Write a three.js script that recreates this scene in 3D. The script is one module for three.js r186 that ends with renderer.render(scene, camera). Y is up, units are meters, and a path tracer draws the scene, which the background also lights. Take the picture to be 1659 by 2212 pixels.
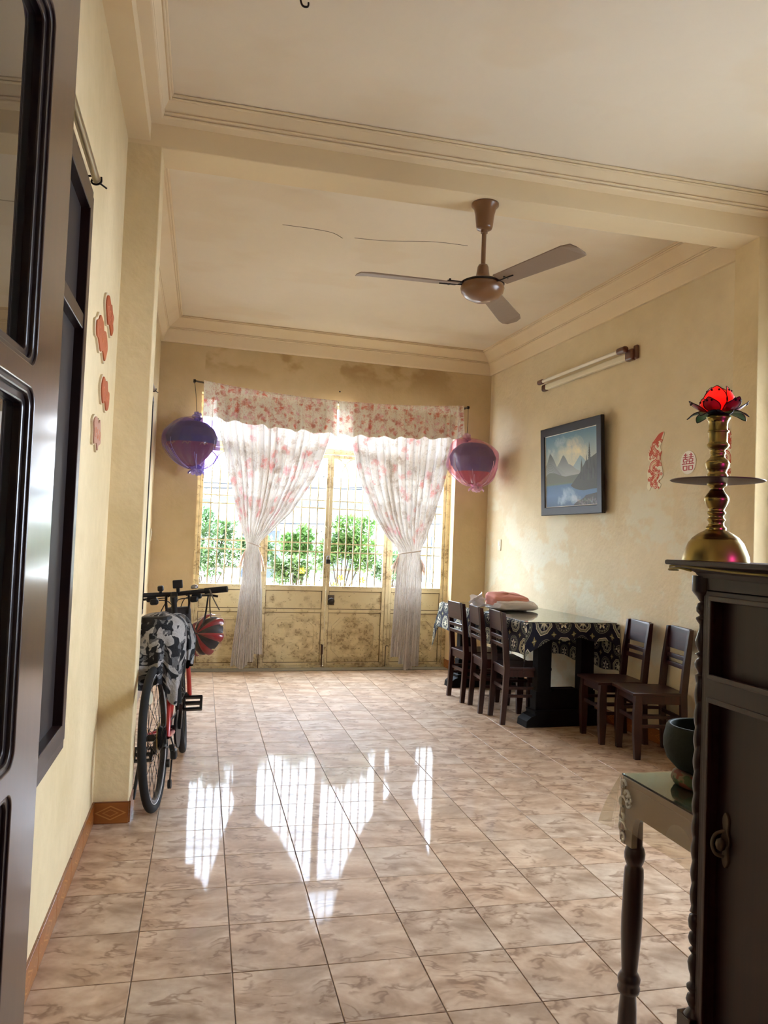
import * as THREE from 'three';
import { RoundedBoxGeometry } from 'three/addons/geometries/RoundedBoxGeometry.js';
import { mergeGeometries } from 'three/addons/utils/BufferGeometryUtils.js';

// ---------------------------------------------------------------- camera, sky, exposure
const scene = new THREE.Scene();
const camera = new THREE.PerspectiveCamera(67.26, 1659 / 2212, 0.05, 200);
camera.rotation.order = 'YXZ';
camera.position.set(0.1484, 1.352, 2.4726);
camera.rotation.set(0.03916, -0.22927, 0.03925);
scene.add(camera);

const renderer = new THREE.WebGLRenderer({ antialias: true });
renderer.toneMapping = THREE.LinearToneMapping;
renderer.toneMappingExposure = 2.95;
renderer.shadowMap.enabled = true;

const SKY = 11;                                                   // bright overcast noon
{
  const W = 16, H = 64, d = new Float32Array(W * H * 4);
  for (let j = 0; j < H; j++) for (let i = 0; i < W; i++) {
    const up = ((j + 0.5) / H) * 2 - 1, t = Math.max(0, up), o = (j * W + i) * 4;
    d[o] = 0.86 - 0.10 * t; d[o + 1] = 0.985 - 0.03 * t; d[o + 2] = 1.18 + 0.05 * t; d[o + 3] = 1;
  }
  const sky = new THREE.DataTexture(d, W, H, THREE.RGBAFormat, THREE.FloatType);
  sky.mapping = THREE.EquirectangularReflectionMapping;
  sky.minFilter = sky.magFilter = THREE.LinearFilter; sky.needsUpdate = true;
  scene.background = sky; scene.backgroundIntensity = SKY;
}

// ---------------------------------------------------------------- helpers
function rng(seed) { let s = seed | 0; return () => { s = (s + 0x6d2b79f5) | 0; let t = Math.imul(s ^ (s >>> 15), 1 | s); t = (t + Math.imul(t ^ (t >>> 7), 61 | t)) ^ t; return ((t ^ (t >>> 14)) >>> 0) / 4294967296; }; }
const V = (x, y, z) => new THREE.Vector3(x, y, z);
const D2R = Math.PI / 180, lerp = (a, b, t) => a + (b - a) * t, clamp = (x, a = 0, b = 1) => Math.min(b, Math.max(a, x));
const smooth = (a, b, x) => { const t = clamp((x - a) / (b - a)); return t * t * (3 - 2 * t); };
function hash2(i, j, s) { let h = Math.imul(i, 374761393) ^ Math.imul(j, 668265263) ^ Math.imul(s, 974634777); h = Math.imul(h ^ (h >>> 13), 1274126177); return ((h ^ (h >>> 16)) >>> 0) / 4294967296; }
function vnoise(x, y, p, q, s) {                                      // value noise with period (p, q)
  const i = Math.floor(x), j = Math.floor(y), fx = x - i, fy = y - j, u = fx * fx * (3 - 2 * fx), v = fy * fy * (3 - 2 * fy);
  const m = (a, n) => ((a % n) + n) % n, i0 = m(i, p), i1 = m(i + 1, p), j0 = m(j, q), j1 = m(j + 1, q);
  return lerp(lerp(hash2(i0, j0, s), hash2(i1, j0, s), u), lerp(hash2(i0, j1, s), hash2(i1, j1, s), u), v);
}
function fbm(x, y, p, q, s, oct = 4) { let a = 0.5, f = 0, n = 0; for (let k = 0; k < oct; k++) { f += a * vnoise(x, y, p, q, s + k * 17); n += a; a *= 0.5; x *= 2; y *= 2; p *= 2; q *= 2; } return f / n; }
function tex(W, H, fn, opt = {}) {                                    // fn(u, v) -> [r, g, b] as sRGB 0..1
  const d = new Uint8Array(W * H * 4);
  for (let j = 0; j < H; j++) for (let i = 0; i < W; i++) { const c = fn((i + 0.5) / W, (j + 0.5) / H), o = (j * W + i) * 4; d[o] = clamp(c[0]) * 255; d[o + 1] = clamp(c[1]) * 255; d[o + 2] = clamp(c[2]) * 255; d[o + 3] = 255; }
  const t = new THREE.DataTexture(d, W, H);
  t.wrapS = t.wrapT = THREE.RepeatWrapping; t.magFilter = t.minFilter = THREE.LinearFilter; if (!opt.data) t.colorSpace = THREE.SRGBColorSpace;
  if (opt.size) t.repeat.set(1 / opt.size[0], 1 / opt.size[1]);
  t.needsUpdate = true; return t;
}
function canvasTex(W, H, draw, opt = {}) {
  const c = document.createElement('canvas'); c.width = W; c.height = H; draw(c.getContext('2d'), W, H);
  const t = new THREE.CanvasTexture(c); t.colorSpace = THREE.SRGBColorSpace; t.magFilter = THREE.LinearFilter;
  if (opt.size) { t.wrapS = t.wrapT = THREE.RepeatWrapping; t.repeat.set(1 / opt.size[0], 1 / opt.size[1]); }
  return t;
}
const mat = (color, roughness = 0.6, o = {}) => new THREE.MeshPhysicalMaterial({ color, roughness, side: THREE.DoubleSide, ...o });
const mix3 = (a, b, t) => [lerp(a[0], b[0], t), lerp(a[1], b[1], t), lerp(a[2], b[2], t)];

// geometry helpers: every one returns a BufferGeometry
const box = (w, h, d, x = 0, y = 0, z = 0) => new THREE.BoxGeometry(w, h, d).translate(x, y, z);
const rbox = (w, h, d, r, x = 0, y = 0, z = 0, s = 1) => new RoundedBoxGeometry(w, h, d, s, Math.min(r, w / 2.01, h / 2.01, d / 2.01)).translate(x, y, z);
const span = (x0, x1, y0, y1, z0, z1, r = 0) => (r ? rbox(x1 - x0, y1 - y0, z1 - z0, r, (x0 + x1) / 2, (y0 + y1) / 2, (z0 + z1) / 2) : box(x1 - x0, y1 - y0, z1 - z0, (x0 + x1) / 2, (y0 + y1) / 2, (z0 + z1) / 2));
function bar(a, b, r0, r1 = r0, n = 10) {
  const d = b.clone().sub(a), g = new THREE.CylinderGeometry(r1, r0, d.length(), n);
  g.applyQuaternion(new THREE.Quaternion().setFromUnitVectors(V(0, 1, 0), d.clone().normalize())); return g.translate((a.x + b.x) / 2, (a.y + b.y) / 2, (a.z + b.z) / 2);
}
function beam(a, b, w, d, r = 0, up = V(0, 0, 1)) {                    // rectangular bar from a to b, d measured along `up`
  const y = b.clone().sub(a), L = y.length(); y.normalize(); const x = new THREE.Vector3().crossVectors(y, up).normalize(), z = new THREE.Vector3().crossVectors(x, y);
  const g = r ? rbox(w, L, d, r) : box(w, L, d); g.applyMatrix4(new THREE.Matrix4().makeBasis(x, y, z)); return g.translate((a.x + b.x) / 2, (a.y + b.y) / 2, (a.z + b.z) / 2);
}
const curve = (pts) => new THREE.CatmullRomCurve3(pts);
const tube = (pts, r, seg = 24, n = 8, closed = false) => new THREE.TubeGeometry(new THREE.CatmullRomCurve3(pts, closed), seg, r, n, closed);
const lathe = (pr, n = 40) => new THREE.LatheGeometry(pr.map(([r, y]) => new THREE.Vector2(Math.max(r, 1e-4), y)), n);
const extr = (shape, depth, bevel = 0, seg = 8) => new THREE.ExtrudeGeometry(shape, { depth, bevelEnabled: bevel > 0, bevelSize: bevel, bevelThickness: bevel, bevelSegments: 2, curveSegments: seg });
const poly = (pts) => new THREE.Shape(pts.map(([x, y]) => new THREE.Vector2(x, y)));
function spline(pts) { const s = new THREE.Shape(); const c = new THREE.CatmullRomCurve3(pts.map(([x, y]) => V(x, y, 0)), true, 'catmullrom', 0.5).getPoints(pts.length * 5); s.setFromPoints(c.slice(0, -1).map((p) => new THREE.Vector2(p.x, p.y))); return s; }
function grid(nu, nv, fn) {                                            // fn(u, v) -> Vector3
  const P = [], U = [], I = [];
  for (let j = 0; j <= nv; j++) for (let i = 0; i <= nu; i++) { const p = fn(i / nu, j / nv); P.push(p.x, p.y, p.z); U.push(i / nu, j / nv); }
  for (let j = 0; j < nv; j++) for (let i = 0; i < nu; i++) { const a = j * (nu + 1) + i, b = a + 1, c = a + nu + 1, d = c + 1; I.push(a, b, d, a, d, c); }
  const g = new THREE.BufferGeometry(); g.setAttribute('position', new THREE.Float32BufferAttribute(P, 3)); g.setAttribute('uv', new THREE.Float32BufferAttribute(U, 2)); g.setIndex(I); g.computeVertexNormals(); return g;
}
function prep(g) {
  const o = g.index ? g.toNonIndexed() : g.clone();
  for (const k of Object.keys(o.attributes)) if (!['position', 'normal', 'uv'].includes(k)) o.deleteAttribute(k);
  if (!o.attributes.normal) o.computeVertexNormals();
  if (!o.attributes.uv) o.setAttribute('uv', new THREE.Float32BufferAttribute(new Float32Array(o.attributes.position.count * 2), 2));
  o.morphAttributes = {}; return o;
}
function uvMetres(g, ou = 0, ov = 0, swap = false) {                   // box projection, uv in metres
  const p = g.attributes.position, u = g.attributes.uv, a = V(), b = V(), c = V(), n = V();
  for (let i = 0; i < p.count; i += 3) {
    a.fromBufferAttribute(p, i); b.fromBufferAttribute(p, i + 1); c.fromBufferAttribute(p, i + 2);
    n.crossVectors(b.clone().sub(a), c.clone().sub(a)); const x = Math.abs(n.x), y = Math.abs(n.y), z = Math.abs(n.z);
    for (const [k, q] of [[i, a], [i + 1, b], [i + 2, c]]) { let s = x >= y && x >= z ? [q.z, q.y] : y >= z ? [q.x, q.z] : [q.x, q.y]; if (swap) s = [s[1], s[0]]; u.setXY(k, s[0] + ou, s[1] + ov); }
  }
  return g;
}
const used = new Map();
function numbered(name) { const n = used.get(name) ?? -1; used.set(name, n + 1); return n < 0 ? name : name + '_' + String(n + 1).padStart(3, '0'); }
function merged(list, keepUV = false, swap = false) { const m = [].concat(list).map(prep); const g = m.length > 1 ? mergeGeometries(m) : m[0]; if (!keepUV) uvMetres(g, 0, 0, swap); return g; }
function obj(name, list, material, parent = scene, o = {}) {            // one named Mesh
  const m = new THREE.Mesh(o.raw ? list : merged(list, o.keepUV, o.swap), material);
  m.name = parent === scene ? numbered(name) : name; m.castShadow = m.receiveShadow = true; parent.add(m); return m;
}
function partNames(root) { const seen = new Map(); root.children.forEach((c) => { const b = c.name.replace(/_\d{3}$/, ''), n = seen.get(b) ?? -1; seen.set(b, n + 1); c.name = n < 0 ? b : b + '_' + String(n + 1).padStart(3, '0'); partNames(c); }); }
function tag(o, label, category, group) { Object.assign(o.userData, { label, category }); if (group) o.userData.group = group; return o; }
function thing(name, label, category, [x, y, z] = [0, 0, 0], turn = 0, group) { const g = new THREE.Group(); g.name = numbered(name); scene.add(g); g.position.set(x, y, z); g.rotation.y = turn; return tag(g, label, category, group); }
function structure(name, list, material, o = {}) { const m = obj(name, list, material, scene, o); m.userData.kind = 'structure'; return m; }
function structureGroup(name, [x, y, z] = [0, 0, 0], turn = 0) { const g = new THREE.Group(); g.name = numbered(name); g.position.set(x, y, z); g.rotation.y = turn; g.userData.kind = 'structure'; scene.add(g); return g; }
function sub(name, parent) { const g = new THREE.Group(); g.name = name; parent.add(g); return g; }
function mitred(pts, profile, closed, sign = 1) {                      // moulding: profile [offset inward, y] swept round the corners pts [x, z]
  const n = pts.length, dir = (a, b) => { const dx = b[0] - a[0], dz = b[1] - a[1], L = Math.hypot(dx, dz); return [dx / L, dz / L]; };
  const rail = (o) => pts.map((p, i) => {
    const e0 = i > 0 || closed ? dir(pts[(i + n - 1) % n], p) : null, e1 = i < n - 1 || closed ? dir(p, pts[(i + 1) % n]) : null;
    const n0 = e0 && [-e0[1] * sign, e0[0] * sign], n1 = e1 && [-e1[1] * sign, e1[0] * sign];
    if (!n0 || !n1) { const m = n0 || n1; return [p[0] + m[0] * o, p[1] + m[1] * o]; }
    const k = o / (1 + n0[0] * n1[0] + n0[1] * n1[1]); return [p[0] + (n0[0] + n1[0]) * k, p[1] + (n0[1] + n1[1]) * k];
  });
  const P = []; const rails = profile.map(([o, y]) => rail(o).map(([x, z]) => [x, y, z]));
  for (let r = 0; r + 1 < rails.length; r++) for (let i = 0; i < (closed ? n : n - 1); i++) { const a = rails[r][i], b = rails[r][(i + 1) % n], c = rails[r + 1][i], d = rails[r + 1][(i + 1) % n]; P.push(...a, ...b, ...d, ...a, ...d, ...c); }
  const g = new THREE.BufferGeometry(); g.setAttribute('position', new THREE.Float32BufferAttribute(P, 3)); g.computeVertexNormals(); return g;
}
// the far end of the room is not square to the tiles: its own axes (x along the far wall, z out of it into the room)
const TH = Math.atan(0.055), TC = Math.cos(TH), TS = Math.sin(TH), F0 = [0.09, -5.38];
const F = (x, y, z) => V(F0[0] + TC * x + TS * z, y, F0[1] - TS * x + TC * z);
const Fa = (x, y, z) => F(x, y, z).toArray();
const toF = (X, Z) => [TC * (X - F0[0]) - TS * (Z - F0[1]), TS * (X - F0[0]) + TC * (Z - F0[1])];
const WALL_R = 3.105;                                                  // the right wall in those axes

// ---------------------------------------------------------------- materials
const wallTone = (base, seed, amt = 0.05) => (u, v) => { const a = fbm(u * 5, v * 5, 5, 5, seed, 5) - 0.5, b = fbm(u * 40, v * 40, 40, 40, seed + 9, 3) - 0.5; const k = a * amt * 2 + b * amt * 0.6; return [base[0] + k, base[1] + k * 1.05, base[2] + k * 1.2]; };
const T = {};
T.wall = tex(512, 512, wallTone([0.89, 0.805, 0.63], 3), { size: [2.2, 2.2] });
T.ceiling = tex(512, 512, (u, v) => { const a = fbm(u * 3, v * 3, 3, 3, 21, 5) - 0.5, s = smooth(0.56, 0.72, fbm(u * 4, v * 7, 4, 7, 33, 4)); const k = a * 0.05; return [0.93 + k - s * 0.012, 0.875 + k - s * 0.02, 0.785 + k - s * 0.03]; }, { size: [2.6, 2.6] });
T.wallFar = tex(768, 768, (u, v) => {                                   // 3.6 m wide, damp stains under the cornice
  const c = wallTone([0.83, 0.73, 0.555], 5)(u, v), d = fbm(u * 9, v * 12, 9, 12, 71, 5), s = smooth(0.50, 0.62, d) * smooth(0.86, 0.93, v) * (1 - smooth(0.55, 0.9, u));
  return mix3(c, [0.63, 0.49, 0.29], s * 0.55); }, { size: [3.6, 3.4] });
T.wallRight = tex(1024, 1024, (u, v) => {                               // flaking limewash on the lower half
  const c = wallTone([0.88, 0.81, 0.665], 7)(u, v), d = fbm(u * 14, v * 16, 14, 16, 51, 5), e = fbm(u * 60, v * 60, 60, 60, 57, 3);
  const low = 1 - smooth(0.42, 0.68, v + (fbm(u * 5, v * 2, 5, 2, 91, 3) - 0.5) * 0.25), s = smooth(0.46, 0.6, d * 0.75 + e * 0.25) * low;
  return mix3(c, [0.90, 0.88, 0.785], s * 0.75); }, { size: [4.3, 3.4] });
T.tile = tex(1024, 1024, (u, v) => {
  const w1 = fbm(u * 4, v * 5, 4, 5, 11, 4), w2 = fbm(u * 4, v * 4, 4, 4, 12, 4), x = u + (w1 - 0.5) * 0.22, y = v + (w2 - 0.5) * 0.16;
  const n1 = fbm(x * 12 + y * 4, y * 24 - x * 5, 256, 256, 31, 5), r1 = Math.abs(n1 - 0.5), vein = Math.pow(1 - smooth(0, 0.085, r1), 1.3) * smooth(0.40, 0.66, fbm(u * 16, v * 16, 16, 16, 77, 3));
  const cloud = fbm(x * 11 + y * 9, y * 20 - x * 8, 256, 256, 41, 5) - 0.5, pink = fbm(u * 5, v * 5, 5, 5, 61, 3) - 0.5, g = (fbm(u * 90, v * 90, 90, 90, 63, 2) - 0.5) * 0.05;
  const b = [0.785 + cloud * 0.33 + pink * 0.05 + g, 0.684 + cloud * 0.36 + g, 0.606 + cloud * 0.38 - pink * 0.04 + g];
  return mix3(b, [0.50, 0.385, 0.31], vein * 0.55); }, { size: [1.3, 1.3] });
T.wood = tex(512, 512, (u, v) => { const n = fbm(u * 26 + fbm(u * 4, v * 2, 4, 2, 5, 3) * 3, v * 2, 64, 2, 8, 5), f = fbm(u * 120, v * 5, 120, 5, 18, 2); const k = n * 0.65 + f * 0.35; return [0.16 + k * 0.20, 0.085 + k * 0.115, 0.065 + k * 0.085]; }, { size: [0.5, 0.9] });
T.woodDark = tex(512, 512, (u, v) => { const n = fbm(u * 22, v * 2, 22, 2, 88, 5), f = fbm(u * 110, v * 5, 110, 5, 98, 2); const k = n * 0.6 + f * 0.4; return [0.155 + k * 0.13, 0.085 + k * 0.085, 0.07 + k * 0.06]; }, { size: [0.5, 0.9] });
T.rust = tex(1024, 1024, (u, v) => {                                    // cream paint of the steel door, grimy and flaking towards the bottom
  const f = fbm(u * 60, v * 60, 60, 60, 2, 3), m = fbm(u * 13, v * 13, 13, 13, 4, 5), c = 0.5 + (fbm(u * 4, v * 4, 4, 4, 14, 4) - 0.5) * 0.3;
  const low = 1 - smooth(0.05, 0.85, v), spot = smooth(0.63, 0.72, f * 0.62 + m * 0.38 + low * 0.12 - 0.03), dirt = smooth(0.45, 0.75, m + low * 0.26 - 0.08);
  let k = [0.89 + (c - 0.5) * 0.1, 0.82 + (c - 0.5) * 0.1, 0.64 + (c - 0.5) * 0.1]; k = mix3(k, [0.56, 0.45, 0.28], dirt * 0.32); return mix3(k, [0.42, 0.32, 0.2], spot * 0.42); }, { size: [1.15, 0.95] });
T.camo = tex(512, 512, (u, v) => { const w = fbm(u * 6, v * 6, 6, 6, 6, 3), a = fbm(u * 10 + w * 3, v * 9 + w * 2, 64, 64, 9, 2), b = fbm(u * 13 + w * 2, v * 11, 64, 64, 29, 2); const k = (fbm(u * 60, v * 60, 60, 60, 3, 2) - 0.5) * 0.08; return a > 0.57 ? [0.62 + k, 0.60 + k, 0.58 + k] : b > 0.60 ? [0.36 + k, 0.36 + k, 0.36 + k] : a > 0.55 ? [0.3 + k, 0.3 + k, 0.3 + k] : [0.045, 0.045, 0.06]; });
T.bumpFine = tex(512, 512, (u, v) => { const n = fbm(u * 26, v * 26, 26, 26, 44, 4); return [n, n, n]; }, { data: true, size: [0.7, 0.7] });
T.floorBump = tex(1024, 1024, (u, v) => { const a = fbm(u * 9, v * 9, 9, 9, 46, 3), r = Math.abs(fbm(u * 26 + a * 4, v * 26 - a * 3, 256, 256, 49, 3) - 0.5); const n = a * 0.5 + (1 - smooth(0, 0.03, r)) * 0.18; return [n, n, n]; }, { data: true, size: [1.3, 1.3] });

const M = {
  wall: mat(0xffffff, 0.85, { map: T.wall, bumpMap: T.bumpFine, bumpScale: 0.002 }),
  wallFar: mat(0xffffff, 0.85, { map: T.wallFar, bumpMap: T.bumpFine, bumpScale: 0.002 }),
  wallRight: mat(0xffffff, 0.85, { map: T.wallRight, bumpMap: T.bumpFine, bumpScale: 0.003 }),
  ceiling: mat(0xffffff, 0.88, { map: T.ceiling }),
  tile: mat(0xe4dccc, 0.6, { map: T.tile, specularIntensity: 0.3, clearcoat: 0.17, clearcoatRoughness: 0.045, bumpMap: T.floorBump, bumpScale: 0.0006, clearcoatNormalScale: new THREE.Vector2(1, 1) }),
  grout: mat(0x8d7d70, 0.9),
  skirt: mat(0xb87838, 0.25, { clearcoat: 0.6, clearcoatRoughness: 0.15 }),
  skirtLine: mat(0xd09a58, 0.3),
  wood: mat(0xc89a88, 0.4, { map: T.wood, clearcoat: 0.32, clearcoatRoughness: 0.22 }),
  woodDark: mat(0xffffff, 0.42, { map: T.woodDark, clearcoat: 0.35, clearcoatRoughness: 0.3 }),
  leafWood: mat(0xe0d8d8, 0.35, { map: T.woodDark, clearcoat: 1, clearcoatRoughness: 0.13 }),
  black: mat(0x0b0b0c, 0.5), blackGloss: mat(0x0c0c0d, 0.3, { clearcoat: 0.5, clearcoatRoughness: 0.25 }), rubber: mat(0x101011, 0.85),
  steel: mat(0x9a9a9c, 0.3, { metalness: 1 }), darkSteel: mat(0x33302c, 0.45, { metalness: 0.8 }), oldSteel: mat(0x6b5f50, 0.5, { metalness: 0.6 }),
  doorPaint: mat(0xffffff, 0.5, { map: T.rust, bumpMap: T.bumpFine, bumpScale: 0.0015 }),
  barPaint: mat(0xc9bc92, 0.45),
  white: mat(0xeae6da, 0.5), plastic: mat(0xe9dfc4, 0.35),
};

// ---------------------------------------------------------------- the room
{ // floor: 30 cm glazed tiles, each its own piece
  const fl = structureGroup('floor');
  obj('floor_slab', box(4.7, 0.2, 11.2, 1.6, -0.1035, -0.55), M.grout, fl);
  const r = rng(7), S = 0.3, half = 0.1484, c = 0.0011, H = 0.0035, variants = [];
  for (let k = 0; k < 14; k++) {
    const o = half - c, P = [], quad = (a, b, d, e) => P.push(...a, ...b, ...d, ...a, ...d, ...e), A = [-o, 0, o], B = [o, 0, o], C = [o, 0, -o], D = [-o, 0, -o], a = [-half, -c, half], b = [half, -c, half], e = [half, -c, -half], f = [-half, -c, -half], dn = (q) => [q[0], -H, q[2]];
    quad(A, B, C, D); quad(a, b, B, A); quad(b, e, C, B); quad(e, f, D, C); quad(f, a, A, D); quad(dn(a), dn(b), b, a); quad(dn(b), dn(e), e, b); quad(dn(e), dn(f), f, e); quad(dn(f), dn(a), a, f);
    const g = new THREE.BufferGeometry(); g.setAttribute('position', new THREE.Float32BufferAttribute(P, 3)); g.computeVertexNormals(); const q = prep(g); uvMetres(q, 0.16 + r() * 0.98, 0.16 + r() * 0.98); variants.push(q);
  }
  const rest = [];
  for (let k = -14; k <= 18; k++) for (let i = -1; i <= 11; i++) {
    const g = variants[Math.floor(r() * 14)], x = (i + 0.5) * S, z = -(k + 0.5) * S, tx = (r() - 0.5) * 0.003, tz = (r() - 0.5) * 0.003;
    if (k < -2) { rest.push(g.clone().translate(x, 0, z)); continue; }
    const m = new THREE.Mesh(g, M.tile); m.name = 'tile'; m.position.set(x, 0, z); m.rotation.set(tx, 0, tz); m.receiveShadow = true; fl.add(m);
  }
  const m = new THREE.Mesh(mergeGeometries(rest), M.tile); m.name = 'tile_field'; m.userData.kind = 'stuff'; m.receiveShadow = true; fl.add(m);
  partNames(fl);
}
const BACK = 4.55;
structure('wall_left', [span(-0.55, -0.29, 0, 3.75, -1.4, BACK), span(-0.6, -0.345, 0, 3.75, -5.75, -1.36)], M.wall);
{ // right wall: skewed beyond the pier, square in front of it
  const a = toF(3.17, -5.55), g = box(0.25, 3.75, 5.0).translate(WALL_R + 0.125, 1.875, 1.72); g.rotateY(TH); g.translate(F0[0], 0, F0[1]);
  structure('wall_right', [g, span(3.4, 3.65, 0, 3.75, -1.62, -0.9), span(3.4, 3.65, 0, 3.75, 0.5, BACK), span(3.4, 3.65, 0, 1.1, -0.9, 0.5), span(3.4, 3.65, 2.5, 3.75, -0.9, 0.5)], M.wallRight);
}
{ // far wall with the wide door opening
  const g = [span(-0.75, -0.02, 0, 3.75, -0.28, 0), span(2.715, 3.4, 0, 3.75, -0.28, 0), span(-0.02, 2.715, 2.78, 3.75, -0.28, 0)];
  const m = structure('wall_far', g, M.wallFar); m.position.set(F0[0], 0, F0[1]); m.rotation.y = TH;
}
structure('wall_back', span(-0.5, 3.6, 0, 3.75, BACK, BACK + 0.2), M.wall);
structure('window_3', [span(3.45, 3.52, 1.1, 1.17, -0.9, 0.5), span(3.45, 3.52, 2.43, 2.5, -0.9, 0.5), span(3.45, 3.52, 1.17, 2.43, -0.9, -0.83), span(3.45, 3.52, 1.17, 2.43, 0.43, 0.5), span(3.45, 3.52, 1.17, 2.43, -0.23, -0.17)], M.white);   // unseen side window added to light the near half, right of the camera
structure('ceiling', [span(-0.6, 3.7, 3.43, 3.55, -1.4, BACK + 0.2), span(-0.6, 3.7, 3.47, 3.59, -5.9, -1.5)], M.ceiling);
structure('beam', [span(-0.5, 3.6, 3.21, 3.6, -1.55, -1.335, 0.006)], M.wall).material = mat(0xffffff, 0.85, { map: T.ceiling, color: 0xfbf2dc });
structure('beam', [span(-0.4, -0.188, 3.235, 3.6, -1.34, BACK)], mat(0xfbf2dc, 0.85, { map: T.ceiling }));
structure('pillar_left', span(-0.5, -0.131, 0, 3.22, -1.55, -1.335, 0.006), M.wall);
structure('pillar_right', span(3.215, 3.7, 0, 3.22, -1.55, -1.335, 0.006), M.wall);
const cove = (o0, y0, o1, y1) => { const p = []; for (let i = 0; i <= 6; i++) { const a = (i / 6) * Math.PI / 2; p.push([o1 - (o1 - o0) * Math.cos(a), y0 + (y1 - y0) * (1 - Math.sin(Math.PI / 2 - a))]); } return p; };
const bead = (o, y, r, s = 1) => { const p = []; for (let i = 0; i <= 4; i++) { const a = -Math.PI / 2 + (i / 4) * Math.PI; p.push([o + r * Math.cos(a), y + r * Math.sin(a)]); } return p; };
{ // plaster cornices
  const plaster = mat(0xfdf5e4, 0.85, { map: T.ceiling });
  const front = [[0, 3.325], ...bead(0.052, 3.335, 0.008), ...bead(0.056, 3.353, 0.008), ...cove(0.058, 3.362, 0.082, 3.405), ...bead(0.088, 3.409, 0.007), ...bead(0.097, 3.423, 0.007), [0.1, 3.432]];
  structure('trim_1', mitred([[-0.188, BACK], [-0.188, -1.335], [3.4, -1.335], [3.4, BACK]], front, false, 1), plaster);
  const far = [[0, 3.243], [0.022, 3.243], [0.03, 3.255], [0.06, 3.352], ...bead(0.066, 3.361, 0.006), ...bead(0.076, 3.371, 0.006), ...cove(0.082, 3.38, 0.17, 3.448), ...bead(0.18, 3.452, 0.006), ...bead(0.193, 3.46, 0.006), [0.205, 3.471]];
  const rt = F(WALL_R, 0, toF(3.39, -1.56)[1]), c = F(WALL_R, 0, 0), zl = F0[1] - TS / TC * (-0.345 - F0[0]);
  structure('trim_2', mitred([[-0.345, -1.55], [-0.345, zl], [c.x, c.z], [rt.x, rt.z]], far, false, -1 * -1), plaster);
}
{ // skirting of orange-brown tiles with a diamond print
  const tx = canvasTex(512, 170, (g, w, h) => {
    g.fillStyle = '#a8662c'; g.fillRect(0, 0, w, h);
    for (let i = 0; i < 260; i++) { g.strokeStyle = `rgba(${120 + (i * 37) % 60},${60 + (i * 17) % 40},20,0.18)`; g.beginPath(); const y = (i * 53) % h; g.moveTo(0, y); g.bezierCurveTo(w * 0.3, y + 8, w * 0.6, y - 8, w, y + 3); g.stroke(); }
    const dia = (x, rx, ry, c, lw) => { g.strokeStyle = c; g.lineWidth = lw; g.beginPath(); g.moveTo(x - rx, h / 2); g.lineTo(x, h / 2 - ry); g.lineTo(x + rx, h / 2); g.lineTo(x, h / 2 + ry); g.closePath(); g.stroke(); };
    dia(w / 2, 110, 52, '#c98d4b', 9); dia(w / 2, 55, 26, '#c08243', 8); dia(w / 2 - 190, 42, 24, '#bd8044', 5); dia(w / 2 + 190, 42, 24, '#bd8044', 5);
    g.fillStyle = '#7d441a'; g.fillRect(0, 0, w, 8); g.fillRect(0, h - 7, w, 7);
  });
  const mt = mat(0xffffff, 0.3, { map: tx, clearcoat: 0.5, clearcoatRoughness: 0.12 });
  const piece = (w) => { const g = prep(new RoundedBoxGeometry(w, 0.1, 0.01, 1, 0.0015)); const p = g.attributes.position, u = g.attributes.uv; for (let i = 0; i < p.count; i++) u.setXY(i, 0.5 + p.getX(i) / 0.3, 0.5 + p.getY(i) / 0.1); return g; };
  const full = piece(0.297), run = (name, ax, az, bx, bz) => {           // tiles from a to b, the room on the right hand
    const g = structureGroup(name), L = Math.hypot(bx - ax, bz - az), dx = (bx - ax) / L, dz = (bz - az) / L, turn = Math.atan2(-dz, dx);
    for (let s = 0; s < L - 0.01; s += 0.3) { const w = Math.min(0.3, L - s), m = new THREE.Mesh(w > 0.29 ? full : piece(w - 0.003), mt); m.name = 'tile'; m.position.set(ax + dx * (s + w / 2) + dz * -0.004, 0.05, az + dz * (s + w / 2) + dx * 0.004); m.rotation.y = turn; g.add(m); }
    partNames(g); return g;
  };
  const p = (x, z) => { const q = F(x, 0, z); return [q.x, q.z]; };
  run('baseboard_left', -0.29, 2.9, -0.29, -1.333); run('baseboard_pillar', -0.29, -1.335, -0.128, -1.335); run('baseboard_pillar_side', -0.131, -1.335, -0.131, -1.55);
  run('baseboard_far_left', -0.345, -1.56, -0.345, -5.35);
  run('baseboard_far', ...p(2.72, 0), ...p(WALL_R, 0)); run('baseboard_reveal', ...p(2.715, -0.14), ...p(2.715, 0));
  run('baseboard_right', ...p(WALL_R, 0), ...p(WALL_R, 3.84));
}

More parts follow.
